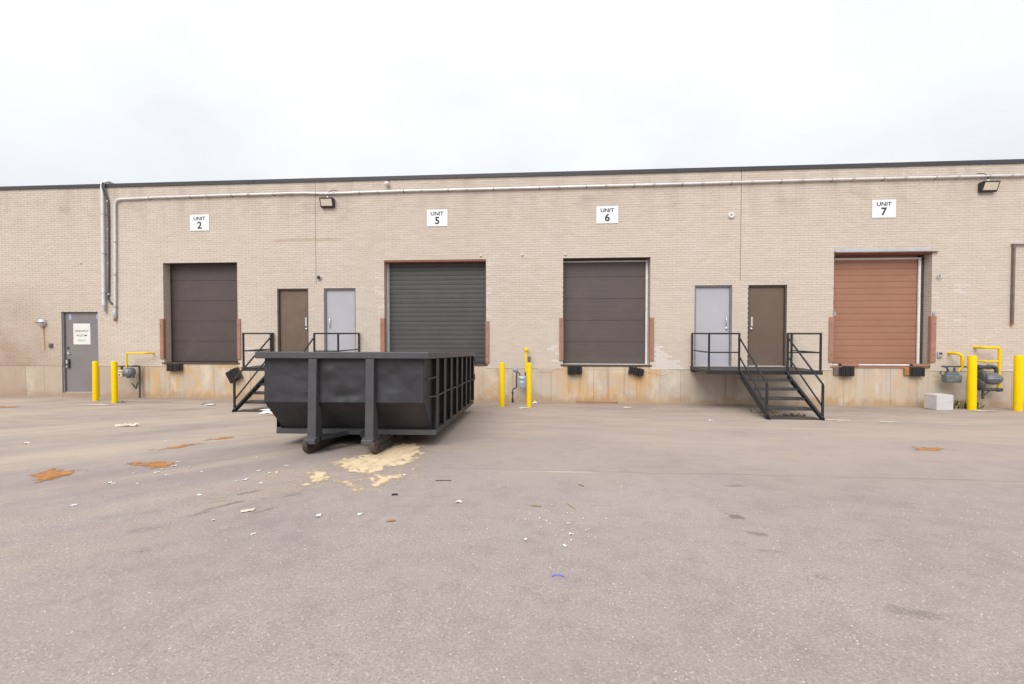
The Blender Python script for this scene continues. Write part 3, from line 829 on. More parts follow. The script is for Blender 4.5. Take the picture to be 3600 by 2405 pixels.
d = entry_door('brown_worn', 'faded brown steel door with scuffed lower half', M['brown_door_worn'], M['brown_frame'], 'L')
pull(d, -7.18, 2.19, 2.45, knob_dx=.02, knob_z=2.10)
d = entry_door('grey_left', 'pale grey steel door with bow handle on its left edge', M['grey_door'], M['soft_grey_frame'], 'R')
pull(d, -6.43, 2.13, 2.42, plate=False)
d = entry_door('grey_right', 'pale grey steel door with handle and knob on its right edge', M['grey_door'], M['soft_grey_frame'], 'L')
pull(d, 4.96, 2.18, 2.45, plate=False, knob_dx=.02, knob_z=2.11)
d = entry_door('brown_right', 'plain brown steel door with silver pull plate on its left', M['brown_door'], M['brown_frame'], 'R')
pull(d, 5.66, 2.17, 2.43, knob_dx=-.02, knob_z=2.10)
sv = entry_door('service', 'mid grey service room door with keypad lock and paper notice', M['service_door'], M['soft_grey_frame'], 'R')
MB().lathe([(0, -.03), (.028, -.03), (.034, -.012), (.034, -.001)], (-14.90, .085, 1.52), 'y', 14).build('deadbolt', M['dark_plastic'], sv)
MB().box(-14.93, -14.87, .06, .083, 1.30, 1.40).tube([(-14.90, .045, 1.35), (-14.80, .045, 1.34)], .012, 8).build('lever_handle', M['chrome'], sv, .003)
MB().box(-14.945, -14.845, .02, .083, .90, 1.17).build('keypad_lock', M['dark_plastic'], sv, .012, 2)
MB().box(-14.925, -14.865, .012, .0205, 1.03, 1.14).box(-14.92, -14.87, .008, .0205, .91, .965).build('keypad_plate', M['chrome'], sv, .003)
MB().box(-14.86, -14.78, .082, .0845, 2.40, 2.56).build('tape_strip', M['tape'], sv)
MB().box(-13.95, -13.89, .082, .0845, 2.42, 2.56).build('tape_strip', M['tape'], sv)

nt = thing('paper_notice', 'white SERVICE ROOM ONLY paper notice taped on the grey service door', 'notice', (-14.435, .0835, 1.95))
MB().box(-.285, .285, -.003, -.0005, -.325, .325).build('paper_sheet', M['paper'], nt)
text_obj('lettering', 'SERVICE', .45, .062, M['grey_ink'], nt, (0, -.005, .095), .012)
text_obj('lettering', 'ROOM', .34, .06, M['grey_ink'], nt, (0, -.005, -.045), .012)
text_obj('lettering', 'ONLY', .29, .06, M['green_ink'], nt, (0, -.005, -.2), .012)

# ------------------------------------------------------------------ unit signs
for n_, x, z, of in (('2', -10.43, 5.30, 'above the dark brown door far left'), ('5', -3.167, 5.303, 'above the wide charcoal shutter'),
                     ('6', 1.683, 5.298, 'above the brown door with white strip'), ('7', 9.009, 5.316, 'above the terracotta shutter')):
    s = thing('unit_sign', f'white board reading UNIT {n_} high on the bricks {of}', 'sign', (x, -.004, z), group='unit number signs')
    MB().box(-.305, .305, -.012, 0, -.243, .243).build('sign_board', M['sign'], s, .006)
    text_obj('lettering', 'UNIT', .375, .108, M['ink'], s, (0, -.0135, .125), .026)
    text_obj('numeral', n_, None, .215, M['ink'], s, (0, -.0135, -.075), .03)
    for qx, qz in ((-.275, .0), (.275, .0)):
        MB().lathe([(0, -.004), (.007, -.003), (.008, -.0005)], (qx, -.012, qz), 'y', 8).build('rivet', M['galv'], s)

# ------------------------------------------------------------------ floodlights
for x, z, lab in ((-6.41, 5.79, 'bronze floodlight under the conduit beside the control joint, left of UNIT 5'),
                  (11.54, 5.82, 'bronze floodlight under the conduit at the right end, beyond UNIT 7')):
    fl = thing('floodlight', lab, 'floodlight', (x, 0, z), group='wall floodlights')
    MB().prism([(-.01, -.13), (-.01, .12), (-.17, .13), (-.19, .115), (-.10, -.125), (-.08, -.14)], -.2, .2, 'x').build('housing', M['flood'], fl, .01, 2)
    d_ = Vector((0, .09, -.24)).normalized()
    mbx = MB()
    pts = [(-.165, -.1795, .085), (.165, -.1795, .085), (.165, -.1125, -.095), (-.165, -.1125, -.095)]
    nrm = Vector((0, -.24, -.09)).normalized()
    mbx.add([Vector(p) + nrm * .004 for p in pts] + [Vector(p) - nrm * .006 for p in pts],
            [(0, 1, 2, 3), (7, 6, 5, 4), (0, 4, 5, 1), (1, 5, 6, 2), (2, 6, 7, 3), (3, 7, 4, 0)])
    mbx.build('lens_panel', M['lens'], fl)
    MB().lathe([(0, .05), (.03, .05), (.03, .0), (.02, -.01)], (.0, -.06, .14), 'z', 12).build('photocell', M['white_plastic'], fl)
    sg = 1 if x < 0 else -1
    MB().tube([(0, -.06, .19), (.0, -.065, .24), (sg * .03, -.07, .30), (sg * .12, -.08, .345), (sg * .3, -.085, .355)], .009, 8).build('feed_cable', M['flood'], fl)

# ------------------------------------------------------------------ conduit run, riser, cable
cd = thing('conduit_run', 'long pale metal conduit running below the parapet and down the left wall', 'conduit')
pts = [(-13.19, 2.52), (-13.17, 2.83), (-13.135, 4.6), (-13.12, 5.86), (-13.11, 5.93), (-13.07, 6.0), (-13.0, 6.04), (-12.9, 6.053), (-12.59, 6.055), (-11.74, 6.074), (-9.5, 6.094),
       (-8.21, 6.095), (-7.5, 6.103), (-7.1, 6.10), (-6.48, 6.066), (-5.9, 6.07), (-5.5, 6.08), (-4.19, 6.092), (-1.81, 6.09), (1.3, 6.094), (4.49, 6.10), (7.09, 6.115), (11.2, 6.108), (14.0, 6.11), (19.5, 6.11)]
MB().tube([(x, -.052, z) for x, z in pts], .034, 12).build('pipe', M['conduit'], cd)
kx = -12.0
while kx < 19:
    zz = next((p[1] + (q[1] - p[1]) * (kx - p[0]) / (q[0] - p[0]) for p, q in zip(pts[7:], pts[8:]) if p[0] <= kx <= q[0]), 6.11)
    MB().tube([(kx - .008, -.052, zz), (kx + .008, -.052, zz)], .0365, 12).box(kx - .012, kx + .012, -.03, .002, zz - .05, zz + .05).build('clamp', M['soft_grey_frame'], cd)
    MB().tube([(kx + .5, -.052, zz), (kx + .58, -.052, zz)], .0375, 12).build('coupling', M['galv'], cd)
    kx += 1.31
for zz in (4.75, 3.75, 2.78):
    MB().tube([(-13.17 + (zz - 2.8) * .016, -.052, zz - .012), (-13.17 + (zz - 2.8) * .016, -.052, zz + .012)], .04, 12).build('clamp', M['soft_grey_frame'], cd)
MB().lathe([(.034, .24), (.05, .22), (.052, .06), (.036, .03), (.036, -.02), (0, -.02)], (-13.19, -.052, 2.42), 'z', 12).build('pipe_end', M['galv'], cd)
MB().lathe([(.037, .02), (.04, 0), (.03, -.05), (0, -.06)], (-13.19, -.05, 2.40), 'z', 10).build('rusty_tip', M['rust'], cd)

rs = thing('riser_pipe', 'thick pale riser pipe hooking over the roof edge at the left', 'pipe')
MB().tube([(-13.52, -.075, 2.82), (-13.505, -.075, 4.5), (-13.49, -.08, 6.25), (-13.49, -.085, 6.42), (-13.48, -.07, 6.53), (-13.45, -.01, 6.60), (-13.41, .07, 6.625), (-13.37, .15, 6.60), (-13.34, .2, 6.52), (-13.33, .22, 6.42)], .047, 16).build('pipe', M['conduit'], rs)
MB().tube([(-13.522, -.075, 2.64), (-13.52, -.075, 2.84)], [.042, .042], 14).build('pipe_end', M['galv'], rs)
for zz in (3.2, 4.4, 5.6):
    MB().tube([(-13.52 + (zz - 2.8) * .008, -.075, zz - .015), (-13.52 + (zz - 2.8) * .008, -.075, zz + .015)], .051, 16).box(-13.6, -13.43, -.02, .002, zz - .014, zz + .014).build('clamp', M['galv'], rs)
cb = thing('downlead_cable', 'dark cable clipped to the bricks right of the thick riser pipe', 'cable')
MB().tube([(-13.44, -.10, 6.55), (-13.45, -.12, 6.45), (-13.44, -.10, 6.33), (-13.40, -.06, 6.17), (-13.355, -.035, 6.02), (-13.35, -.035, 5.4), (-13.36, -.035, 4.69), (-13.37, -.035, 3.9), (-13.39, -.035, 3.2), (-13.42, -.035, 3.07), (-13.38, -.035, 2.96), (-13.29, -.035, 2.87)], .027, 10).build('cable', M['grey_frame'], cb)
for zz in (6.0, 5.15, 4.1, 3.17):
    MB().tube([(-13.375 - (5 - zz) * .01, -.035, zz - .02), (-13.375 - (5 - zz) * .01, -.035, zz + .02)], .034, 10).build('clip', M['galv'], cb)

# ------------------------------------------------------------------ small fixtures on the wall
cm = thing('security_camera', 'small dark dome camera on the bricks above the pale grey left door', 'camera', (-6.70, 0, 3.612))
MB().lathe([(0, -.05), (.05, -.045), (.062, -.03), (.066, -.001)], (0, 0, 0), 'y', 16).build('base', M['galv'], cm)
MB().lathe([(0, -.105), (.03, -.098), (.05, -.075), (.055, -.046)], (-.012, 0, .01), 'y', 16).build('dome', M['dark_plastic'], cm)
wd = thing('dome_sensor', 'small white dome sensor hanging just below the roof edge', 'sensor', (-4.62, -.05, 6.29))
MB().lathe([(0, .06), (.05, .055), (.075, .02), (.07, -.02), (.045, -.06), (0, -.075)], (0, -.05, 0), 'z', 18).build('dome', M['white_plastic'], wd)
MB().tube([(.02, -.04, .05), (.03, 0, .09), (.04, .03, .14)], .01, 8).build('arm', M['grey_frame'], wd)
vt = thing('round_vent', 'round white vent cap on the bricks left of the right control joint', 'vent', (5.05, 0, 5.217))
MB().lathe([(0, -.02), (.025, -.022), (.03, -.045), (.07, -.045), (.088, -.03), (.09, -.001)], (0, 0, 0), 'y', 20).build('cap', M['white_plastic'], vt)
MB().lathe([(0, -.024), (.012, -.024), (.013, -.0215)], (0, 0, 0), 'y', 10).build('plug', M['grey_frame'], vt)
bl = thing('round_vent_hood', 'round metal vent hood left of the service door with rust streak', 'vent', (-15.64, 0, 2.30))
MB().lathe([(0, -.13), (.06, -.125), (.11, -.095), (.13, -.05), (.125, -.001)], (0, 0, 0), 'y', 22).build('hood', M['galv'], bl)
MB().box(-.13, .13, -.135, -.09, -.012, .012).build('hood_rib', M['lintel_dark'], bl, .006)
MB().prism([(-.02, -.13), (.05, -.12), (.045, -.4), (.06, -.75), (.03, -.92), (.012, -.6), (.005, -.35)], -.004, -.002, 'y').build('rust_streak', M['rust'], bl)
bx = thing('bell_push', 'small dark bell box on the wall left of the service door', 'box', (-15.38, 0, 1.59))
MB().box(-.06, .06, -.04, -.001, -.07, .07).build('box', M['rusty_angle'], bx, .008)
MB().lathe([(0, -.055), (.025, -.055), (.03, -.04)], (.015, 0, .0), 'y', 12).build('button', M['dark_plastic'], bx)
for x, z, w_ in ((-.71, 4.203, 'between the charcoal shutter and UNIT 6 door'), (.513, 4.204, 'above the left corner of UNIT 6 door'),
                 (-1.9, 4.201, 'above the right corner of the charcoal shutter'), (-14.33, 4.138, 'high above the service door')):
    tag(MB().lathe([(0, -.045), (.018, -.045), (.024, -.03), (.02, -.015), (.035, -.001)], (x, 0, z), 'y', 12).build('wall_anchor', M['white_plastic']),
        f'tiny pale anchor plug in the bricks {w_}', 'anchor', 'wall anchor plugs')
hk = thing('cable_hook', 'small pale hook on the bricks right of the terracotta shutter', 'hook', (10.42, 0, 3.49))
MB().tube([(.05, -.01, .05), (.04, -.05, .0), (0, -.055, -.045), (-.05, -.05, -.03), (-.06, -.045, .02)], .016, 8).build('hook', M['galv'], hk)
MB().box(.02, .08, -.012, -.001, .02, .09).build('plate', M['galv'], hk, .003)
ol = thing('outlet_box', 'small grey outlet box on the bricks right of the terracotta shutter', 'box', (10.47, 0, 1.407))
MB().box(-.055, .055, -.05, -.001, -.085, .07).build('box', M['galv'], ol, .008)
MB().box(-.04, .04, -.058, -.048, .0, .06).build('cover', M['pipe_dark'], ol, .004)
MB().box(-.03, .03, -.06, -.048, -.07, -.02).build('flap', M['meter_blue'], ol, .004)
af = thing('angle_iron_frame', 'rusty angle iron frame around a bricked-up opening at the right edge', 'frame', (12.2, 0, 0))
MB().box(0, .045, -.075, -.001, 2.245, 4.31).box(.0455, .10, -.012, -.001, 2.245, 4.31).build('upright', M['rusty_angle'], af, .004)
MB().box(-.02, 2.7, -.085, -.001, 4.312, 4.345).build('head_bar', M['galv'], af, .003)
MB().box(2.62, 2.66, -.07, -.001, 2.245, 4.31).build('upright', M['rusty_angle'], af, .004)
MB().box(-.002, .047, -.077, -.0005, 2.19, 2.243).build('rusted_end', M['rust'], af, .004)

# ------------------------------------------------------------------ jamb guards
for x0, x1, z0, z1, side, lab in (
        (-11.755, -11.645, 1.19, 2.41, 0, 'left of the dark brown door below UNIT 2'), (-9.275, -9.17, 1.19, 2.41, 1, 'right of the dark brown door below UNIT 2'),
        (-4.87, -4.745, 1.12, 2.415, 0, 'left of the charcoal shutter, its paint chipped'), (-1.755, -1.655, 1.115, 2.33, 1, 'right of the charcoal shutter'),
        (.35, .46, 1.2, 2.41, 0, 'left of the brown door below UNIT 6'), (2.875, 2.985, 1.2, 2.415, 1, 'right of the brown door below UNIT 6'),
        (7.645, 7.765, 1.19, 2.42, 0, 'left of the terracotta shutter'), (10.245, 10.37, 1.2, 2.435, 1, 'right of the terracotta shutter')):
    g = thing('jamb_guard', f'red-brown steel jamb guard {lab}', 'guard', ((x0 + x1) / 2, 0, z0), group='steel jamb guards beside the dock doors')
    w2 = (x1 - x0) / 2
    MB().box(-w2, w2, -.034, -.003, 0, z1 - z0).build('channel', M['guard'], g, .008)
    if side == 0: MB().box(w2 + .0005, w2 + .010, -.03, .07, 0, z1 - z0).build('return_plate', M['guard'], g, .003)
    else: MB().box(-w2 - .010, -w2 - .0005, -.03, .07, 0, z1 - z0).build('return_plate', M['guard'], g, .003)
    for zz in (.2, (z1 - z0) - .2):
        MB().lathe([(0, -.01), (.012, -.009), (.014, 0)], (0, -.034, zz), 'y', 8).build('bolt', M['lintel_red'], g)
for x, z in ((10.31, 2.49), (7.79, 2.50)):
    tag(MB().box(x - .03, x + .03, -.03, -.003, z - .05, z + .05).build('photo_eye', M['meter_blue'], None, .006),
        'small pale blue door sensor on top of the jamb guard %s the terracotta shutter' % ('right of' if x > 9 else 'left of'), 'sensor', 'door sensors at the terracotta shutter')

# ------------------------------------------------------------------ dock bumpers
for x0, x1, z0, z1, rl, lab, kind in (
        (-11.476, -11.04, .82, 1.05, 0, 'black rubber dock bumper under the left end of the UNIT 2 dock', 0),
        (-9.56, -9.17, .52, .90, 28, 'torn black dock bumper hanging askew beside the left stair', 1),
        (.582, .985, .80, 1.05, 0, 'layered weathered dock bumper under the left end of the UNIT 6 dock', 2),
        (2.29, 2.70, .785, 1.02, -11, 'black dock bumper tilted under the right end of the UNIT 6 dock', 3),
        (7.90, 8.27, .81, 1.075, 0, 'square black dock bumper under the left end of the terracotta dock', 4),
        (9.70, 10.05, .82, 1.075, 0, 'square black dock bumper under the right end of the terracotta dock', 5)):
    cx_, cz_ = (x0 + x1) / 2, (z0 + z1) / 2
    db = thing('dock_bumper', lab, 'dock bumper', (cx_, 0, cz_), (0, radians(-rl), 0), 'rubber dock bumpers')
    w2, h2 = (x1 - x0) / 2, (z1 - z0) / 2
    n = 6
    for k in range(n):
        xa = -w2 + .012 + (2 * w2 - .024) * k / n; xb = -w2 + .012 + (2 * w2 - .024) * (k + 1) / n - .004
        j = random.uniform(-.012, .012) * (2.2 if kind in (1, 2, 3) else 1)
        zz0 = -h2 + random.uniform(0, .03) * (2 if kind in (1, 3) else .6)
        MB().box(xa, xb, -.135 + j, -.004, zz0, h2 + random.uniform(-.02, 0)).build('rubber_pad', M['rubber'], db, .008)
    for xx in (-w2, w2 - .01):
        MB().box(xx, xx + .01, -.10, .008, -h2 + .02, h2 - .02).build('end_plate', M['pipe_dark'], db, .002)
    if kind in (4, 5):
        MB().box(-w2 - .12, -w2 - .002, -.05, .008, -h2 + .03, h2 - .03).build('side_plate', M['rusty_angle'] if kind == 4 else M['rust'], db, .004)


# ------------------------------------------------------------------ bollards
def bollard(x, y, d, ztop, lab, tilt=0):
    b = thing('bollard', lab, 'bollard', (x, y, gz(y) - .01), (0, radians(tilt), 0), 'yellow steel bollards')
    h = ztop - gz(y) + .01; r = d / 2
    MB().lathe([(r, 0), (r, h - r * .28), (r * .93, h - r * .12), (r * .75, h - .02), (r * .4, h - .004), (0, h)], (0, 0, 0), 'z', 28).build('post', M['yellow'], b)
    MB().lathe([(r + .004, 0.0), (r + .03, .012), (r + .05, .004)], (0, 0, 0), 'z', 24).build('base_collar', M['concrete'], b)
    return b


bollard(-12.90, -.957, .142, 1.18, 'yellow bollard in front of the service door', .6)
bollard(-11.85, -1.407, .138, 1.205, 'yellow bollard right of the service door, beside the cream regulator')
bollard(-1.172, -1.144, .135, 1.21, 'slim yellow bollard right of the dumpster, left of the pale blue meter')
bollard(-.46, -1.137, .13, 1.20, 'slim yellow bollard in front of the pale blue gas meter')
bollard(10.826, -.56, .182, 1.415, 'thick yellow bollard between the two dark grey gas meters', -.5)
bollard(11.82, -.66, .182, 1.435, 'thick yellow bollard at the right edge of the yard')


# ------------------------------------------------------------------ stairs
def stair(label, x0, x1, sx0, sx1, flip):
    s = thing('steel_stair', label, 'stairs', ((x0 + x1) / 2, 0, 0), group='black steel stairs to the entry doors')
    cx_ = (x0 + x1) / 2
    x0, x1, sx0, sx1 = x0 - cx_, x1 - cx_, sx0 - cx_, sx1 - cx_
    YF, ZD, YB = -1.405, 1.055, -2.83
    mk = M['black_steel']
    MB().box(x0, x1, YF + .006, -.004, ZD - .012, ZD).build('landing_deck', M['deck'], s, .002)
    MB().box(x0, x1, YF - .006, YF + .004, ZD - .088, ZD + .004).box(x0 - .008, x0 - .0005, YF - .006, -.004, ZD - .088, ZD + .004) \
        .box(x1 + .0005, x1 + .008, YF - .006, -.004, ZD - .088, ZD + .004).build('landing_channel', mk, s, .002)
    MB().box(x0 + .03, x1 - .03, -.075, -.004, ZD - .15, ZD - .0135).box(x0 + .75, x0 + .80, YF + .02, -.08, ZD - .1, ZD - .0135) \
        .box(x1 - .80, x1 - .75, YF + .02, -.08, ZD - .1, ZD - .0135).build('support_beam', mk, s, .003)
    for xx in (sx0, sx1):
        poly = [(YF, ZD - .01), (YF, ZD - .20), (YB + .06, gz(YB) + .003), (YB - .10, gz(YB) + .005), (YB - .10, gz(YB) + .06)]
        MB().prism(poly, xx - .006 + (.02 if xx == sx0 else -.02), xx + .006 + (.02 if xx == sx0 else -.02), 'x').build('stringer', mk, s, .002)
        sgn = 1 if xx == sx0 else -1
        # upper flange of the channel stringer
        MB().bar((xx + sgn * .045, YF, ZD - .014), (xx + sgn * .045, YB - .08, gz(YB) + .065), .045, .007).build('stringer_flange', mk, s)
    for k in range(1, 6):
        z = ZD - .184 * k; y = YF - .285 * k
        MB().box(sx0 + .03, sx1 - .03, y, y + .27, z - .006, z).box(sx0 + .03, sx1 - .03, y - .005, y - .0005, z - .045, z + .001).build('tread', M['deck'], s, .0015)
    ZR, ZM = 1.97, 1.505

    def post(x, y, za, zb, w=.042): MB().box(x - w / 2, x + w / 2, y - w / 2, y + w / 2, za, zb).build('post', mk, s, .003)
    yf = YF + .03
    for a, b_, wall in ((x0 + .03, sx0, x0 + .03), (sx1, x1 - .03, x1 - .03)):
        for xx in (a, b_): post(xx, yf, ZD + .001, ZR - .022)
        post(wall, -.05, ZD + .001, ZR - .022)
        MB().bar((a - .021, yf, ZR), (b_ + .021, yf, ZR), .042).build('top_rail', mk, s, .003)
        MB().bar((a + .022, yf, ZM), (b_ - .022, yf, ZM), .032).build('mid_rail', mk, s, .003)
        MB().bar((wall, yf + .022, ZR), (wall, -.03, ZR), .042).build('top_rail', mk, s, .003)
        MB().bar((wall, yf + .022, ZM), (wall, -.072, ZM), .032).build('mid_rail', mk, s, .003)
    for xx, sg in ((sx0, -1), (sx1, 1)):
        yb = YB + .01
        post(xx, yb, gz(yb) - .02, .88)
        MB().tube([(xx, yf - .02, 1.86), (xx, yb, .885)], .021, 10).build('handrail', mk, s)
        MB().tube([(xx, yf - .02, 1.40), (xx, yb + .02, .42)], .019, 10).build('lower_rail', mk, s)
    return s


stair('black steel stair and landing in front of the right grey and brown doors', 3.985, 6.69, 4.74, 5.89, 0)
stair('black steel stair and landing half hidden behind the dumpster', -8.17, -5.475, -7.368, -6.16, 1)

# ------------------------------------------------------------------ roll-off dumpster
D = thing('rolloff_dumpster', 'large dark charcoal roll-off dumpster with ribbed side in the yard', 'dumpster', (-2.862, -6.85, gz(-6.85)))
D.rotation_euler = (-math.atan(SL), 0, radians(1.5))
dm = M['dumpster']
# dented front sheet: upright above, raking back below the knee
mb = MB()
NX, NZ1, NZ2 = 72, 30, 14
prof = [(0.0, 1.335 - (1.335 - .72) * i / NZ1) for i in range(NZ1 + 1)] + [(.5 * i / NZ2, .72 - .45 * i / NZ2) for i in range(1, NZ2 + 1)]
vs_ = []
for j, (py, pz) in enumerate(prof):
    for i in range(NX + 1):
        x = -1.14 + 2.28 * i / NX
        e = min(1, (1.14 - abs(x)) / .12) * min(1, j / 5) * min(1, (len(prof) - 1 - j) / 4)
        n = noise.noise(Vector((x * 2.2, pz * 2.6, 3.1))) * .021 + noise.noise(Vector((x * 6.0, pz * 7.0, 8.0))) * .010 + noise.noise(Vector((x * 14.0, pz * 15.0, 1.0))) * .003
        if j <= NZ1 + 2:
            n += .016 * (.35 - abs(noise.noise(Vector((x * 3.4 + pz, pz * 4.2, 5.5))))) * max(0, noise.noise(Vector((x * 1.3, pz * 1.6, 9.0))) + .35)
            n += .042 * math.exp(-((x - .0) / .16) ** 2 - ((pz - .80) / .07) ** 2)
            n -= .036 * math.exp(-((x - .14) / .09) ** 2 - ((pz - .74) / .05) ** 2)
            n -= .032 * math.exp(-((x + .2) / .08) ** 2 - ((pz - 1.17) / .07) ** 2)
            n += .026 * math.exp(-((x + .27) / .06) ** 2 - ((pz - .95) / .16) ** 2)
            n += .012 * math.exp(-((x - .75) / .25) ** 2 - ((pz - 1.0) / .2) ** 2)
        vs_.append((x, py + n * e, pz))
W_ = NX + 1
fs = [(j * W_ + i, j * W_ + i + 1, (j + 1) * W_ + i + 1, (j + 1) * W_ + i) for j in range(len(prof) - 1) for i in range(NX)]
nb = len(vs_)
back = [(v[0], v[1] + .012, v[2] + (.006 if k // W_ > NZ1 else 0)) for k, v in enumerate(vs_)]
mb.add(vs_ + back, fs + [tuple(q + nb for q in f[::-1]) for f in fs], True)
fp = mb.build('front_panel', dm, D)
fp.data.polygons.foreach_set('use_smooth', [True] * len(fp.data.polygons))
mods = fp.modifiers.new('edge_split', 'EDGE_SPLIT'); mods.split_angle = radians(28)
LEN = 4.62
for s_ in (-1, 1):
    poly = [(0.002, .72), (.002, 1.335), (LEN, 1.335), (LEN, .27), (.502, .27)]
    xa, xb = (1.142, 1.154) if s_ > 0 else (-1.154, -1.142)
    MB().prism(poly, xa, xb, 'x').build('side_panel', dm, D, .002)
    for k in range(8):
        y = .45 + .585 * k
        x1_, x2_ = 1.1545, 1.226
        m_ = MB()
        if s_ > 0:
            m_.box(x2_ - .008, x2_, y, y + .17, .272, 1.33).box(x1_, x2_ - .0085, y + .09, y + .10, .272, 1.33).box(x1_, x1_ + .006, y, y + .0895, .272, 1.33)
        else:
            m_.box(-x2_, -x2_ + .008, y, y + .17, .272, 1.33).box(-x2_ + .0085, -x1_, y + .09, y + .10, .272, 1.33).box(-x1_ - .006, -x1_, y, y + .0895, .272, 1.33)
        m_.build('side_rib', dm, D, .0015)
    sg = s_
    MB().box(*sorted((sg * 1.142, sg * 1.238)), .022, LEN + .02, 1.337, 1.43).build('rim', M['dumpster_pale'], D, .012, 2)
    MB().box(*sorted((sg * 1.10, sg * 1.225)), .532, LEN, .19, .268).build('base_rail', dm, D, .006)
    # long bar along the ribs and the short tarp bar near the front
    xr = sg * 1.234
    MB().tube([(sg * 1.17, .06, .80), (xr, .16, .79), (xr + sg * .006, .42, .775), (xr, 1.2, .79), (xr + sg * .004, 2.2, .78), (xr, 3.2, .79), (xr, LEN - .02, .785)], .012, 8).build('tie_bar', dm, D)
    MB().tube([(sg * 1.165, .06, 1.04), (sg * 1.20, .10, 1.05), (xr, .46, 1.06)], .012, 8).build('tarp_bar', dm, D)
    MB().box(*sorted((sg * 1.156, sg * 1.25)), LEN + .02, LEN + .06, .75, .90).box(*sorted((sg * 1.156, sg * 1.25)), LEN + .022, LEN + .055, 1.2, 1.31).build('gate_hinge', dm, D, .004)
MB().box(-1.238, 1.238, -.10, .02, 1.337, 1.432).build('rim', M['dumpster_pale'], D, .012, 2)
MB().box(-1.14, 1.14, LEN - .06, LEN + .02, 1.337, 1.43).build('rim', M['dumpster_pale'], D, .012, 2)
MB().box(-1.15, 1.15, LEN + .001, LEN + .018, .27, 1.335).box(-.7, -.6, LEN + .0185, LEN + .08, .27, 1.33).box(.6, .7, LEN + .0185, LEN + .08, .27, 1.33).build('tail_gate', dm, D, .003)
MB().box(-1.139, 1.139, .50, LEN - .001, .262, .274).build('floor_plate', M['skid'], D)
MB().box(-1.225, 1.225, .44, .53, .19, .269).build('front_beam', M['dumpster_pale'], D, .006)
for k in range(7):
    MB().box(-1.09, 1.09, 1.0 + k * .56, 1.06 + k * .56, .20, .2605).build('cross_member', M['skid'], D, .004)
for xx in (-.41, .405):
    poly = [(-.092, 1.336), (-.004, 1.336), (-.004, .70), (.07, .62), (.13, .20), (-.092, .20)]
    MB().prism(poly, xx - .060, xx + .060, 'x').build('upright', M['dumpster_pale'], D, .006)
    sg = -1 if xx < 0 else 1
    MB().prism([(-.15, .215), (-.092, .245), (.16, .245), (.16, .20), (-.10, .14), (-.15, .155)], xx - .09, xx + .075, 'x').build('foot_plate', M['dumpster_pale'], D, .006)
    # skid rail: web, flanges and a rounded nose
    c_ = sg * .475
    nose = [(LEN - .1, .0), (.04, .0), (-.03, .006), (-.09, .03), (-.14, .07), (-.165, .12), (-.17, .19), (LEN - .1, .19)]
    MB().prism(nose, c_ - .035, c_ + .035, 'x').build('skid_rail', M['skid'], D, .006)
    MB().box(c_ - .06, c_ + .06, .02, LEN - .12, .1705, .1895).box(c_ - .058, c_ - .0355, .0, LEN - .12, .05, .12).box(c_ + .0355, c_ + .058, .0, LEN - .12, .05, .12).build('rail_flange', dm if sg > 0 else M['skid'], D, .004)
    MB().bar((xx - sg * .07, .02, .205), (sg * .10, .46, .215), .09, .05).build('brace', dm, D, .005)
MB().tube([(-.56, -.012, .875), (-.56, -.05, .87), (-.44, -.055, .868), (-.44, -.012, .865)], .010, 8).build('grab_hook', dm, D)
MB().box(-.13, .13, .40, .438, .19, .262).build('hook_plate', dm, D, .006)

# ------------------------------------------------------------------ gas meters
GG = 'gas meters along the wall foot'
gm = thing('gas_meter', 'grey round gas meter with cream regulator right of the service door', 'gas meter', (-12.5, 0, 0), group=GG)
MB().lathe([(0, -.36), (.10, -.355), (.135, -.33), (.14, -.27), (.14, -.20), (.12, -.18), (0, -.18)], (-.02, 0, .80), 'y', 22).build('meter_body', M['meter'], gm)
MB().lathe([(0, -.375), (.055, -.373), (.065, -.362)], (-.03, 0, .83), 'y', 16).build('dial', M['meter_blue'], gm)
MB().box(-.13, .10, -.30, -.2, .62, .72).build('lower_case', M['meter'], gm, .03, 3)
MB().box(-.345, -.185, -.36, -.22, .66, .80).lathe([(.0, .0), (.075, .01), (.08, .05), (.05, .075), (0, .08)], (-.265, -.29, .80), 'z', 16).build('regulator', M['meter_cream'], gm, .02, 2)
MB().lathe([(0, -.37), (.02, -.37), (.022, -.36)], (-.265, 0, .73), 'y', 10).build('screw', M['pipe_dark'], gm)
MB().tube([(-.42, -.29, .985), (.11, -.29, .985)], .018, 10).tube([(-.25, -.29, .98), (-.25, -.29, .87)], .03, 10).tube([(.10, -.29, .985), (.125, -.2, .985), (.13, -.10, .97), (.13, -.09, .9), (.125, -.09, .0)], .024, 10).build('iron_pipe', M['pipe_dark'], gm)
MB().tube([(-.09, -.29, .93), (-.09, -.29, 1.33), (-.08, -.29, 1.36), (-.05, -.29, 1.372), (.44, -.29, 1.373), (.49, -.28, 1.373), (.52, -.24, 1.373), (.52, .0, 1.373)], .026, 12).build('gas_pipe', M['yellow'], gm)

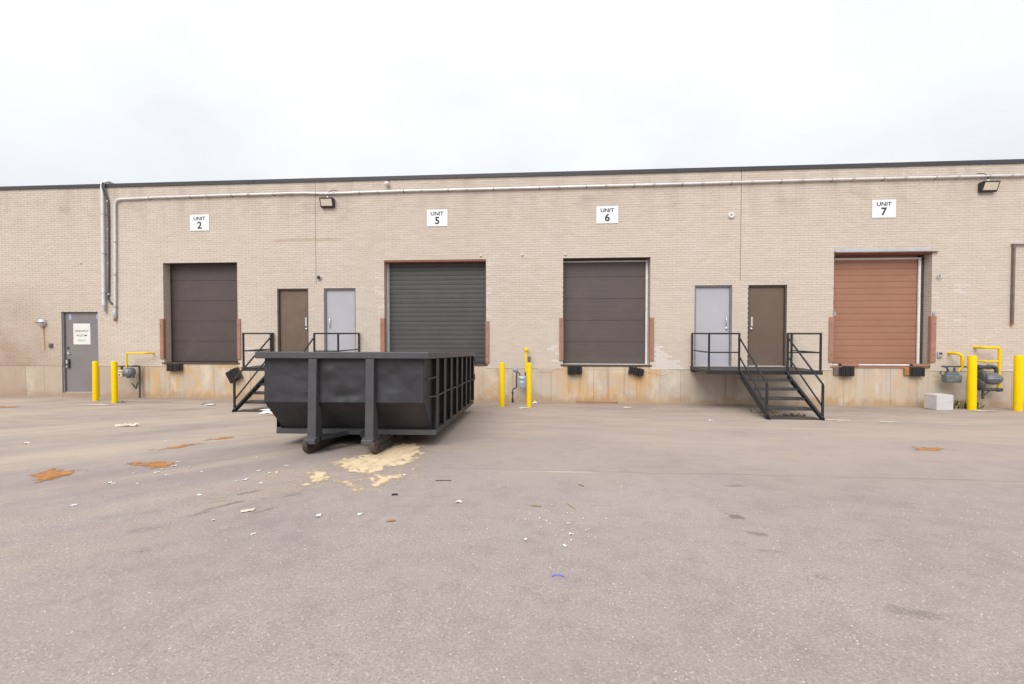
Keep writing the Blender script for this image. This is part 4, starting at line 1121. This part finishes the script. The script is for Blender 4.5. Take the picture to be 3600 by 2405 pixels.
gm = thing('gas_meter', 'pale blue gas meter on thin black pipes between the slim bollards', 'gas meter', (-.7, 0, 0), group=GG)
MB().prism([(-.085, .47), (-.06, .445), (.07, .445), (.105, .47), (.12, .62), (.12, .70), (-.10, .70), (-.10, .62)], -.36, -.20, 'y').build('meter_body', M['meter_blue'], gm, .025, 3)
MB().box(-.11, .13, -.375, -.19, .695, .785).build('index_head', M['meter_blue'], gm, .02, 3)
MB().box(-.06, .07, -.385, -.374, .715, .765).build('dial', M['paper'], gm, .003)
MB().box(-.05, .05, -.3665, -.35, .60, .63).build('badge', M['paper'], gm, .002)
MB().lathe([(0, -.36), (.05, -.355), (.075, -.33), (.08, -.30), (.05, -.27), (0, -.25)], (-.185, 0, .95), 'y', 16).tube([(-.185, -.3, .95), (-.15, -.3, .88)], .03, 10).build('regulator', M['meter_blue'], gm)
MB().tube([(-.14, -.3, .90), (-.09, -.3, .87), (-.06, -.3, .85), (-.055, -.3, .78)], .016, 8).tube([(-.14, -.3, .87), (-.15, -.28, .80), (-.155, -.26, .46), (-.17, -.24, .43), (-.25, -.22, .40), (-.265, -.2, .36), (-.27, -.18, .02)], .018, 8) \
    .lathe([(.018, .0), (.032, .01), (.032, .06), (.018, .07)], (-.268, -.19, .25), 'z', 10).tube([(.09, -.3, .78), (.10, -.3, .9)], .018, 8).build('iron_pipe', M['pipe_dark'], gm)
MB().tube([(-.27, -.18, -.01), (-.27, -.18, .13)], .028, 10).build('pipe_sleeve', M['rubber'], gm)
MB().tube([(.118, -.30, .89), (.118, -.30, 1.46), (.118, -.285, 1.50), (.118, -.25, 1.525), (.118, .0, 1.528)], .030, 12).lathe([(0, -.07), (.05, -.055), (.055, 0), (.03, .05), (0, .055)], (.118, -.30, 1.52), 'z', 14).build('gas_pipe', M['yellow'], gm)
tag(MB().box(-.545, -.47, -.06, .004, 1.20, 1.31).tube([(-.51, -.03, 1.2), (-.51, -.03, 1.165)], .018, 8).build('vent_elbow', M['rusty_angle'], None, .012),
    'small brown vent fitting on the bricks beside the slim yellow gas pipe', 'vent')

gm = thing('gas_meter', 'dark grey diaphragm gas meter left of the thick bollard', 'gas meter', (10.55, 0, 0), group=GG)
MB().box(-.19, .19, -.40, -.20, .69, .90).build('meter_body', M['meter'], gm, .045, 4)
MB().prism([(-.16, .89), (.14, .89), (.09, .975), (-.11, .975)], -.38, -.22, 'y').build('meter_head', M['meter'], gm, .015, 2)
MB().lathe([(0, -.41), (.07, -.41), (.085, -.398)], (.08, 0, .80), 'y', 16).build('dial', M['meter'], gm)
MB().tube([(-.10, -.3, .96), (-.10, -.3, 1.03), (-.13, -.3, 1.09), (-.19, -.3, 1.105)], .024, 10).tube([(.06, -.3, .96), (.06, -.3, 1.08)], .024, 10).tube([(-.25, -.3, 1.11), (.20, -.3, 1.108), (.45, -.3, 1.10)], .02, 10) \
    .tube([(-.21, -.3, .86), (-.26, -.3, .90), (-.27, -.28, .96), (-.2, -.25, .97)], .014, 8).build('iron_pipe', M['meter_dark'], gm)
MB().tube([(.155, .0, 1.45), (.155, -.20, 1.45), (.17, -.26, 1.445), (.21, -.295, 1.42), (.245, -.30, 1.37), (.25, -.30, 1.14), (.25, -.30, 1.1), (.2, -.3, 1.06), (.16, -.3, .98)], [.036] * 7 + [.026, .022], 12).build('gas_pipe', M['yellow'], gm)

gm = thing('gas_meter', 'large dark rotary gas meter with egg-shaped body right of the thick bollard', 'gas meter', (11.4, 0, 0), group=GG)
prof = [(.0001, -.235)] + [(.15 * cos(a_), .235 * sin(a_)) for a_ in [radians(q) for q in range(-80, 81, 10)]] + [(.0001, .235)]
MB().lathe(prof, (.10, -.34, .795), 'x', 22).build('meter_body', M['meter'], gm)
MB().lathe([(0, -.05), (.17, -.05), (.185, -.02), (.185, .03), (.12, .06), (0, .06)], (-.20, -.33, .86), 'x', 20).lathe([(0, -.05), (.15, -.05), (.165, .0), (.15, .05), (0, .06)], (-.22, -.33, .66), 'x', 20).build('flange_case', M['meter_dark'], gm)
MB().bar((-.16, -.515, .82), (.16, -.515, .815), .02, .012).build('index_bar', M['chrome'], gm)
MB().tube([(-.24, -.32, 1.10), (.12, -.32, 1.115), (.17, -.32, 1.10), (.205, -.32, 1.06), (.21, -.32, .95)], .042, 12).lathe([(0, -.04), (.06, -.04), (.06, .04), (0, .04)], (-.20, -.32, 1.10), 'x', 14) \
    .lathe([(0, -.03), (.055, -.03), (.055, .03), (0, .03)], (.02, -.32, 1.11), 'x', 14).tube([(-.20, -.32, .62), (-.18, -.32, .54), (-.1, -.32, .52), (.29, -.32, .515)], .038, 12) \
    .lathe([(0, -.05), (.052, -.05), (.052, .07), (0, .07)], (.27, -.32, .515), 'x', 14).build('iron_pipe', M['meter_dark'], gm)
MB().bar((-.10, -.32, .50), (-.10, -.32, .27), .045).bar((-.10, -.32, .34), (.06, -.32, .49), .028).build('support_leg', M['meter_dark'], gm, .004)
MB().tube([(.295, -.30, .55), (.298, -.30, 1.53), (.285, -.30, 1.58), (.25, -.30, 1.60), (.02, -.29, 1.603), (-.03, -.27, 1.603), (-.05, -.22, 1.603), (-.05, 0, 1.603)], .036, 14).tube([(.29, -.30, 1.242), (0, -.29, 1.242), (-.045, -.26, 1.242), (-.045, 0, 1.242)], .024, 10) \
    .tube([(-.20, -.24, 1.055), (.26, -.24, 1.06)], .026, 10).build('gas_pipe', M['yellow'], gm)

# spray-painted mark and other wall-foot things
tag(MB().prism([(-12.74, .42), (-12.70, .45), (-12.60, .33), (-12.55, .48), (-12.51, .46), (-12.56, .27), (-12.61, .25)], .006, .012, 'y').build('spray_mark', M['spray']),
    'black spray-painted check mark on the concrete beneath the cream regulator', 'graffiti')
sb = thing('steel_beam', 'red-brown steel bar lying along the foot of the UNIT 6 dock', 'beam', (1.41, -.085, .003))
MB().box(-.585, .585, -.05, .05, 0, .012).box(-.585, .585, -.006, .006, .0125, .05).build('beam', M['guard'], sb, .003)
bk = thing('concrete_block', 'pale concrete block on the asphalt beside the dark grey gas meter', 'block', (9.82, -.77, gz(-.77)), (0, 0, radians(4)))
MB().box(0, .42, 0, .36, 0, .385).build('block', M['concrete_block'], bk, .008, 2)
MB().box(-.002, .422, -.002, -.0004, .19, .196).build('mould_line', M['concrete'], bk)


# ------------------------------------------------------------------ weeds
def weeds(x, y, w, n, hmin, hmax, lab, seed, dry=.3):
    r_ = random.Random(seed)
    t = thing('weed_tuft', lab, 'weed', (x, y, gz(y)), group='weeds at the wall foot')
    gmb, smb = MB(), MB()
    for i in range(n):
        bx_, by_ = r_.uniform(-w, w), r_.uniform(-.1, .1)
        a_ = r_.uniform(0, 2 * pi); h = r_.uniform(hmin, hmax); ln = r_.uniform(.05, .16)
        tx, ty = bx_ + cos(a_) * ln, by_ + sin(a_) * ln * .6
        wd_ = r_.uniform(.006, .016)
        p = Vector((-sin(a_), cos(a_), 0)) * wd_
        b0 = Vector((bx_, by_, 0)); m_ = Vector(((bx_ + tx) / 2, (by_ + ty) / 2, h * .7)); e_ = Vector((tx, ty, h))
        tgt = smb if r_.random() < dry else gmb
        tgt.add([b0 - p * .6, b0 + p * .6, m_ + p, m_ - p, e_], [(0, 1, 2, 3), (3, 2, 4)])
    gmb.build('green_blades', M['leaf'], t); smb.build('dry_blades', M['straw'], t)


weeds(10.62, -.28, .2, 150, .08, .28, 'green and straw weed tuft between pale block and thick bollard', 1, .4)
weeds(11.05, -.25, .22, 110, .06, .2, 'low green weed tuft right of the thick bollard', 2, .3)
weeds(5.2, -1.75, .3, 80, .02, .09, 'dry low weeds on the asphalt under the right stair', 3, .75)
weeds(-11.75, -1.33, .06, 20, .02, .06, 'tiny weed sprig at the foot of the second bollard', 4, .2)
weeds(5.65, -2.2, .25, 50, .02, .07, 'sparse dry weeds behind the bottom treads of the right stair', 5, .8)


# ------------------------------------------------------------------ sand and sawdust spills
def inside(p, poly):
    c = False
    for (x1, y1), (x2, y2) in zip(poly, poly[1:] + poly[:1]):
        if (y1 > p[1]) != (y2 > p[1]) and p[0] < (x2 - x1) * (p[1] - y1) / (y2 - y1) + x1: c = not c
    return c


def edge_dist(p, poly):
    d = 9
    P = Vector(p)
    for a, b in zip(poly, poly[1:] + poly[:1]):
        A, Bv = Vector(a), Vector(b)
        ab = Bv - A
        t = max(0, min(1, (P - A).dot(ab) / max(ab.length_squared, 1e-9)))
        d = min(d, (P - A - ab * t).length)
    return d


def spill(name, polys, mat, label, cell=.018, jag=.16, hole=.0, hmax=.012, seed=0.0, soft=.24, thmax=1.0, nf=1.0):
    xs = [p[0] for q in polys for p in q]; ys = [p[1] for q in polys for p in q]
    x0, x1, y0, y1 = min(xs) - .2, max(xs) + .2, min(ys) - .2, max(ys) + .2
    nx_, ny_ = int((x1 - x0) / cell), int((y1 - y0) / cell)
    val = {}
    for j in range(ny_ + 1):
        for i in range(nx_ + 1):
            p = (x0 + i * cell, y0 + j * cell)
            best = -9
            for q in polys:
                if not (min(a[0] for a in q) - .3 < p[0] < max(a[0] for a in q) + .3 and min(a[1] for a in q) - .3 < p[1] < max(a[1] for a in q) + .3): continue
                d = edge_dist(p, q)
                best = max(best, d if inside(p, q) else -d)
            n = noise.fractal(Vector((p[0] * 6 * nf, p[1] * 4.2 * nf, seed)), 1.0, 2.0, 4)
            h2 = noise.fractal(Vector((p[0] * 10 + p[1] * 5, p[1] * 5, seed + 5)), 1.0, 2.0, 3)
            val[i, j] = best + n * jag - max(0, h2 - .05) * hole
    V, F, idx, TH = [], [], {}, []

    def vid(i, j):
        if (i, j) not in idx:
            v = max(0, val[i, j]); px, py = x0 + i * cell, y0 + j * cell
            b = noise.noise(Vector((px * 18, py * 18, seed)))
            h = .004 + hmax * min(1, v / .12) * (.65 + .5 * b)
            idx[i, j] = len(V)
            TH.append(max(0.0, min(thmax, (val[i, j] + soft * .45) / soft)))
            V.append((px + .006 * noise.noise(Vector((px * 50, py * 50, 2))), py + .006 * noise.noise(Vector((px * 50, py * 50, 9))), gz(py) + max(.0035, h)))
        return idx[i, j]
    for j in range(ny_):
        for i in range(nx_):
            if (val[i, j] + val[i + 1, j] + val[i, j + 1] + val[i + 1, j + 1]) / 4 > -soft * .45:
                F.append((vid(i, j), vid(i + 1, j), vid(i + 1, j + 1), vid(i, j + 1)))
    me = bpy.data.meshes.new(name)
    me.from_pydata(V, [], F)
    me.attributes.new('thick', 'FLOAT', 'POINT').data.foreach_set('value', TH)
    me.polygons.foreach_set('use_smooth', [True] * len(F))
    me.materials.append(mat)
    o = bpy.data.objects.new(name, me)
    col.objects.link(o); o['kind'] = 'stuff'; o['label'] = label
    return o


S1 = [(-2.71, -7.15), (-2.47, -6.8), (-2.34, -6.25), (-2.33, -5.95), (-2.11, -6.01), (-1.81, -6.38), (-1.74, -6.91), (-1.75, -7.27), (-1.86, -7.51), (-1.97, -7.65), (-2.04, -7.82), (-1.85, -7.94), (-2.04, -7.96), (-2.21, -7.86), (-2.38, -7.82), (-2.51, -7.63), (-2.7, -7.45)]
S2 = [(-2.87, -7.86), (-2.79, -7.8), (-2.72, -7.74), (-2.53, -7.89), (-2.47, -8.07), (-2.45, -8.31), (-2.65, -8.38), (-2.65, -8.21), (-2.77, -8.02)]
S3 = [(-2.3, -8.11), (-2.21, -8.12), (-2.09, -8.26), (-1.99, -8.3), (-1.87, -8.24), (-2.08, -8.09), (-1.94, -7.97), (-1.81, -7.88), (-1.63, -7.87), (-1.68, -8.05), (-1.77, -8.26), (-1.9, -8.37), (-1.9, -8.49), (-2.07, -8.37), (-2.16, -8.27), (-2.23, -8.25)]
spill('sand_spill', [S1, S2, S3], M['sand'], 'pale yellow sand spilled in front of the dumpster skid rail', jag=.12, hole=.24, hmax=.008, seed=2.0, soft=.34, nf=1.5)
spill('sand_dust', [[(-3.35, -8.6), (-2.95, -7.75), (-2.6, -7.0), (-2.2, -6.0), (-1.75, -6.1), (-1.6, -7.0), (-1.55, -7.9), (-1.75, -8.5), (-2.4, -8.5), (-3.0, -8.9), (-3.6, -9.2)]], M['sand'],
      'thin film of pale sand around the sand spill', .03, .22, .3, .0015, 7.0, .5, .34)
for nm, q, lab, sd_ in (
        ('sawdust_patch', [(-5.91, -8.30), (-5.97, -7.98), (-5.56, -8.04), (-5.50, -8.32), (-5.51, -8.50)], 'orange sawdust patch furthest left in the foreground', 1),
        ('sawdust_patch', [(-5.36, -7.66), (-5.3, -7.55), (-5.0, -7.56), (-4.72, -7.56), (-4.7, -7.7), (-4.8, -7.84), (-5.0, -7.78)], 'orange sawdust patch among white paper crumbs', 2),
        ('sawdust_patch', [(-5.66, -6.86), (-5.5, -6.4), (-5.36, -6.38), (-5.42, -6.7), (-5.52, -6.84)], 'thin orange sawdust streak left of the dumpster', 3),
        ('sawdust_patch', [(-5.47, -6.14), (-5.36, -5.8), (-5.2, -5.82), (-5.26, -6.06)], 'small orange sawdust patch nearest the dumpster corner', 4),
        ('sawdust_patch', [(-6.35, -3.35), (-6.0, -3.05), (-5.6, -3.1), (-5.8, -3.4)], 'orange sawdust patch at the foot of the left stair', 5),
        ('sawdust_patch', [(-14.6, -2.7), (-14.0, -2.45), (-13.4, -2.45), (-13.35, -2.6), (-13.9, -2.75)], 'orange sawdust patch at the far left near the service door', 6),
        ('sawdust_patch', [(5.45, -5.85), (5.6, -5.7), (5.9, -5.66), (5.98, -5.78), (5.7, -5.88)], 'faint orange sawdust patch in the right of the yard', 7)):
    spill(nm, [q], M['rust_sand'], lab, .018, .085, .10, .006, sd_ * 3.3, .30, 1.0, 2.4)

# ------------------------------------------------------------------ litter
rl = random.Random(21)


def scrap_mesh(w, l, h, mat, seed, n=6):
    r_ = random.Random(seed)
    mb = MB(); vs_ = []
    for j in range(n):
        for i in range(n):
            u, v = i / (n - 1) - .5, j / (n - 1) - .5
            k = 1 + .16 * r_.uniform(-1, 1)
            vs_.append((u * w * k, v * l * k, .006 + h * abs(noise.noise(Vector((u * 4 + seed, v * 4, seed * 1.7)))) * 2 + .0))
    mb.add(vs_, [(j * n + i, j * n + i + 1, (j + 1) * n + i + 1, (j + 1) * n + i) for j in range(n - 1) for i in range(n - 1)])
    me = bpy.data.meshes.new('paper_scrap')
    me.from_pydata(mb.v, [], mb.f); me.materials.append(mat)
    return me


def place(me, name, x, y, rz, label, cat, group=None):
    o = bpy.data.objects.new(name, me)
    col.objects.link(o)
    o.location = (x, y, gz(y)); o.rotation_euler = (-math.atan(SL), 0, rz)
    return tag(o, label, cat, group)


place(scrap_mesh(.36, .10, .045, M['cream_paper'], 3, 9), 'crumpled_wrapper', -7.96, -5.0, .35, 'long crumpled cream wrapper lying in the left of the yard', 'wrapper')
place(scrap_mesh(.10, .06, .015, M['paper'], 4), 'paper_scrap', -8.01, -6.63, 0, 'flat white paper scrap alone at the far left of the yard', 'paper')
place(scrap_mesh(.28, .18, .02, M['paper'], 5), 'paper_sheet', -8.9, -1.66, .1, 'white paper sheet with dark edge before the UNIT 2 dock', 'paper')
place(scrap_mesh(.34, .07, .015, M['rubber'], 6), 'rubber_strip', -9.05, -1.52, .05, 'dark rubber strip beside the white paper sheet before UNIT 2', 'strip')
place(scrap_mesh(.12, .11, .06, M['paper'], 7), 'paper_ball', -.338, -.36, .4, 'crumpled white paper between slim bollard and steel bar', 'paper')
place(scrap_mesh(.24, .2, .006, M['cream_paper'], 8), 'cardboard_scrap', -.59, -1.42, .2, 'flat tan cardboard scrap in front of the slim bollards', 'cardboard')
place(scrap_mesh(.20, .09, .015, M['cream_paper'], 9), 'paper_scrap', 2.08, -1.09, .1, 'small cream scrap before the right end of UNIT 6 dock', 'paper')
place(scrap_mesh(.30, .22, .05, M['paper'], 10), 'paper_scrap', -6.43, -3.02, .3, 'white crumpled paper at the foot of the left stair', 'paper')
o = place(scrap_mesh(.42, .16, .02, M['paper'], 11), 'paper_scrap', -6.62, -2.66, .1, 'white paper lying on the bottom tread of the left stair', 'paper')
o.location.z = .139; o.rotation_euler = (0, 0, .1)
place(scrap_mesh(.09, .06, .02, M['paper'], 12), 'paper_scrap', 3.43, -3.2, .2, 'small white scrap on the asphalt left of the right stair', 'paper')
place(scrap_mesh(.55, .10, .008, M['cream_paper'], 13), 'cardboard_strip', 6.15, -2.85, .0, 'pale cardboard strip right of the right stair foot', 'cardboard')
place(scrap_mesh(.42, .09, .008, M['cream_paper'], 14), 'cardboard_strip', 7.10, -3.02, -.1, 'pale cardboard strip furthest right in the yard', 'cardboard')
place(scrap_mesh(.9, .12, .006, M['cream_paper'], 15), 'cardboard_strip', -11.9, -1.9, .05, 'pale cardboard strip left of the second yellow bollard', 'cardboard')
place(scrap_mesh(.55, .10, .01, M['cream_paper'], 16), 'cardboard_strip', 10.95, -.78, .05, 'pale cardboard strip at the foot of the thick bollard', 'cardboard')
place(scrap_mesh(.10, .05, .015, M['cream_paper'], 17), 'paper_curl', -2.68, -9.16, .6, 'curled cream paper beside the dark oil marks', 'paper')
place(scrap_mesh(.04, .03, .012, M['paper'], 18), 'paper_scrap', -1.635, -9.169, .3, 'white scrap left of the orange leaf', 'paper')
place(scrap_mesh(.06, .04, .012, M['cream_paper'], 19), 'paper_scrap', -.835, -8.763, .1, 'cream scrap on the asphalt right of the sand spill', 'paper')
crumbs = [(-4.77, -7.5), (-4.63, -7.72), (-4.45, -7.94), (-4.67, -7.86), (-4.40, -7.76), (-4.10, -7.93), (-4.37, -8.13), (-4.58, -8.03), (-4.84, -8.06), (-4.41, -8.46), (-4.67, -8.48), (-4.72, -8.47),
          (-4.38, -9.15), (-3.46, -8.76), (-3.11, -8.31), (-3.42, -8.28), (-3.25, -7.95), (-3.44, -7.85), (-2.82, -9.40), (-2.30, -9.64), (-3.27, -7.56), (-1.98, -9.23), (-3.35, -8.22), (-3.2, -7.88), (-1.62, -7.62), (-1.66, -7.85), (-6.9, -6.9), (-6.0, -6.3), (-3.9, -7.2)]
cmesh = [scrap_mesh(.05, .035, .014, M['paper'], 40 + k, 5) for k in range(5)]
for k, (x, y) in enumerate(crumbs):
    o = place(cmesh[k % 5], 'paper_crumb', x, y, rl.uniform(0, 3), 'small white paper crumb scattered on the asphalt left of the sand spill', 'litter', 'white paper crumbs on the asphalt')
    o.scale = (rl.uniform(.4, 1.25), rl.uniform(.4, 1.1), rl.uniform(.3, .9))
cm2 = [scrap_mesh(.017, .014, .008, M['paper'], 60 + k, 4) for k in range(4)]
for k in range(52):
    x, y = rl.gauss(.12, .26), rl.gauss(-9.2, .26)
    if k < 3: x, y = [(.19, -9.45), (.136, -9.67), (-.158, -9.58)][k]
    o = place(cm2[k % 4], 'foam_crumb', x, y, rl.uniform(0, 3), 'tiny white foam crumb in the scatter right of the picture centre', 'litter', 'white foam crumbs on the asphalt')
    o.scale = (1.9, 1.3, 1.2) if k < 3 else (rl.uniform(.35, .9),) * 3

for x, y, L, rz, mk_, lab, r_ in ((-1.146, -8.07, .18, .08, 'twig', 'thin dark stick lying right of the sand spill', .004), (-1.514, -8.61, .06, .25, 'rubber', 'short dark peg lying below the sand spill', .008),
                              (-.099, -8.81, .09, -.2, 'straw', 'short brown twig near the white foam crumbs', .006), (.369, -8.12, .08, -.8, 'twig', 'short dark twig near the pale paving seam', .003),
                              (.225, -8.79, .16, 2.0, 'straw', 'thin tan straw pointing at the white foam crumbs', .003)):
    mb = MB().tube([(-L / 2, 0, r_ + .004), (0, rl.uniform(-.004, .004), r_ + .006), (L / 2, 0, r_ + .004)], r_, 6)
    place(mb.mesh('twig', M[mk_]), 'twig' if mk_ != 'rubber' else 'peg', x, y, rz, lab, 'twig' if mk_ != 'rubber' else 'peg')
mb = MB().tube([(.040 * cos(a_), .040 * sin(a_), .008) for a_ in [radians(20 + q * 14) for q in range(11)]], .0032, 8)
place(mb.mesh('strap_piece', M['blue_plastic']), 'strap_piece', .073, -10.15, 0, 'bright blue curved plastic strap on the foreground asphalt', 'strap')
mb = MB(); ol_ = blob_poly(0, 0, .042, .02, 10, .12, 3)
mb.add([(0, 0, .016)] + [(p[0], p[1], .006) for p in ol_], [(0, i + 1, (i + 1) % 10 + 1) for i in range(10)])
place(mb.mesh('fallen_leaf', M['rust']), 'fallen_leaf', -1.317, -9.283, .4, 'single orange-brown leaf on the foreground asphalt', 'leaf')

# loose grit lying on the yard close to the camera
r_ = random.Random(77)
V, F = [], []
for k in range(2600):
    x = r_.uniform(-4.2, 4.2); y = -11.4 + 3.6 * r_.random() ** 1.5
    s_ = r_.uniform(.0018, .0042); o = len(V); z = gz(y) + s_ * .5
    a_ = r_.uniform(0, pi); l_ = r_.uniform(1, 1.9)
    for dx, dy, dz in ((1, 0, 0), (0, 1, 0), (-1, 0, 0), (0, -1, 0), (0, 0, 1)):
        px, py = dx * s_ * l_, dy * s_
        V.append((x + px * cos(a_) - py * sin(a_), y + px * sin(a_) + py * cos(a_), z + dz * s_ * .7 - (0 if dz else s_ * .45)))
    F += [(o, o + 1, o + 4), (o + 1, o + 2, o + 4), (o + 2, o + 3, o + 4), (o + 3, o, o + 4)]
me = bpy.data.meshes.new('grit'); me.from_pydata(V, [], F); me.materials.append(M['concrete_block'])
gr = bpy.data.objects.new('grit', me); col.objects.link(gr); gr['kind'] = 'stuff'; gr['label'] = 'pale grit scattered over the foreground asphalt'

# ------------------------------------------------------------------ sub-parts: hang small pieces on the part that carries them
CARRY = dict(dial='meter_body', index_bar='meter_body', badge='meter_body', screw='regulator', lens_panel='housing', photocell='housing', gate_hinge='tail_gate',
             rail_flange='skid_rail', bolt='channel', return_plate='channel', stringer_flange='stringer', rivet='sign_board', lettering='sign_board', numeral='sign_board',
             plug='cap', hood_rib='hood', button='box', cover='box', flap='box', end_plate='rubber_pad', pipe_sleeve='iron_pipe', rusty_tip='pipe', coupling='pipe')


def centre(o):
    return sum((Vector(c) for c in o.bound_box), Vector()) / 8 + o.location


for o in list(bpy.data.objects):
    base = o.name.split('.')[0]
    if o.parent and o.parent.type == 'EMPTY' and base in CARRY:
        alt = CARRY[base] if base not in ('lettering',) or any(c.name.startswith('sign_board') for c in o.parent.children) else 'paper_sheet'
        hosts = [c for c in o.parent.children if c.name.split('.')[0] == alt]
        if hosts:
            c0 = centre(o)
            o.parent = min(hosts, key=lambda h: (centre(h) - c0).length)
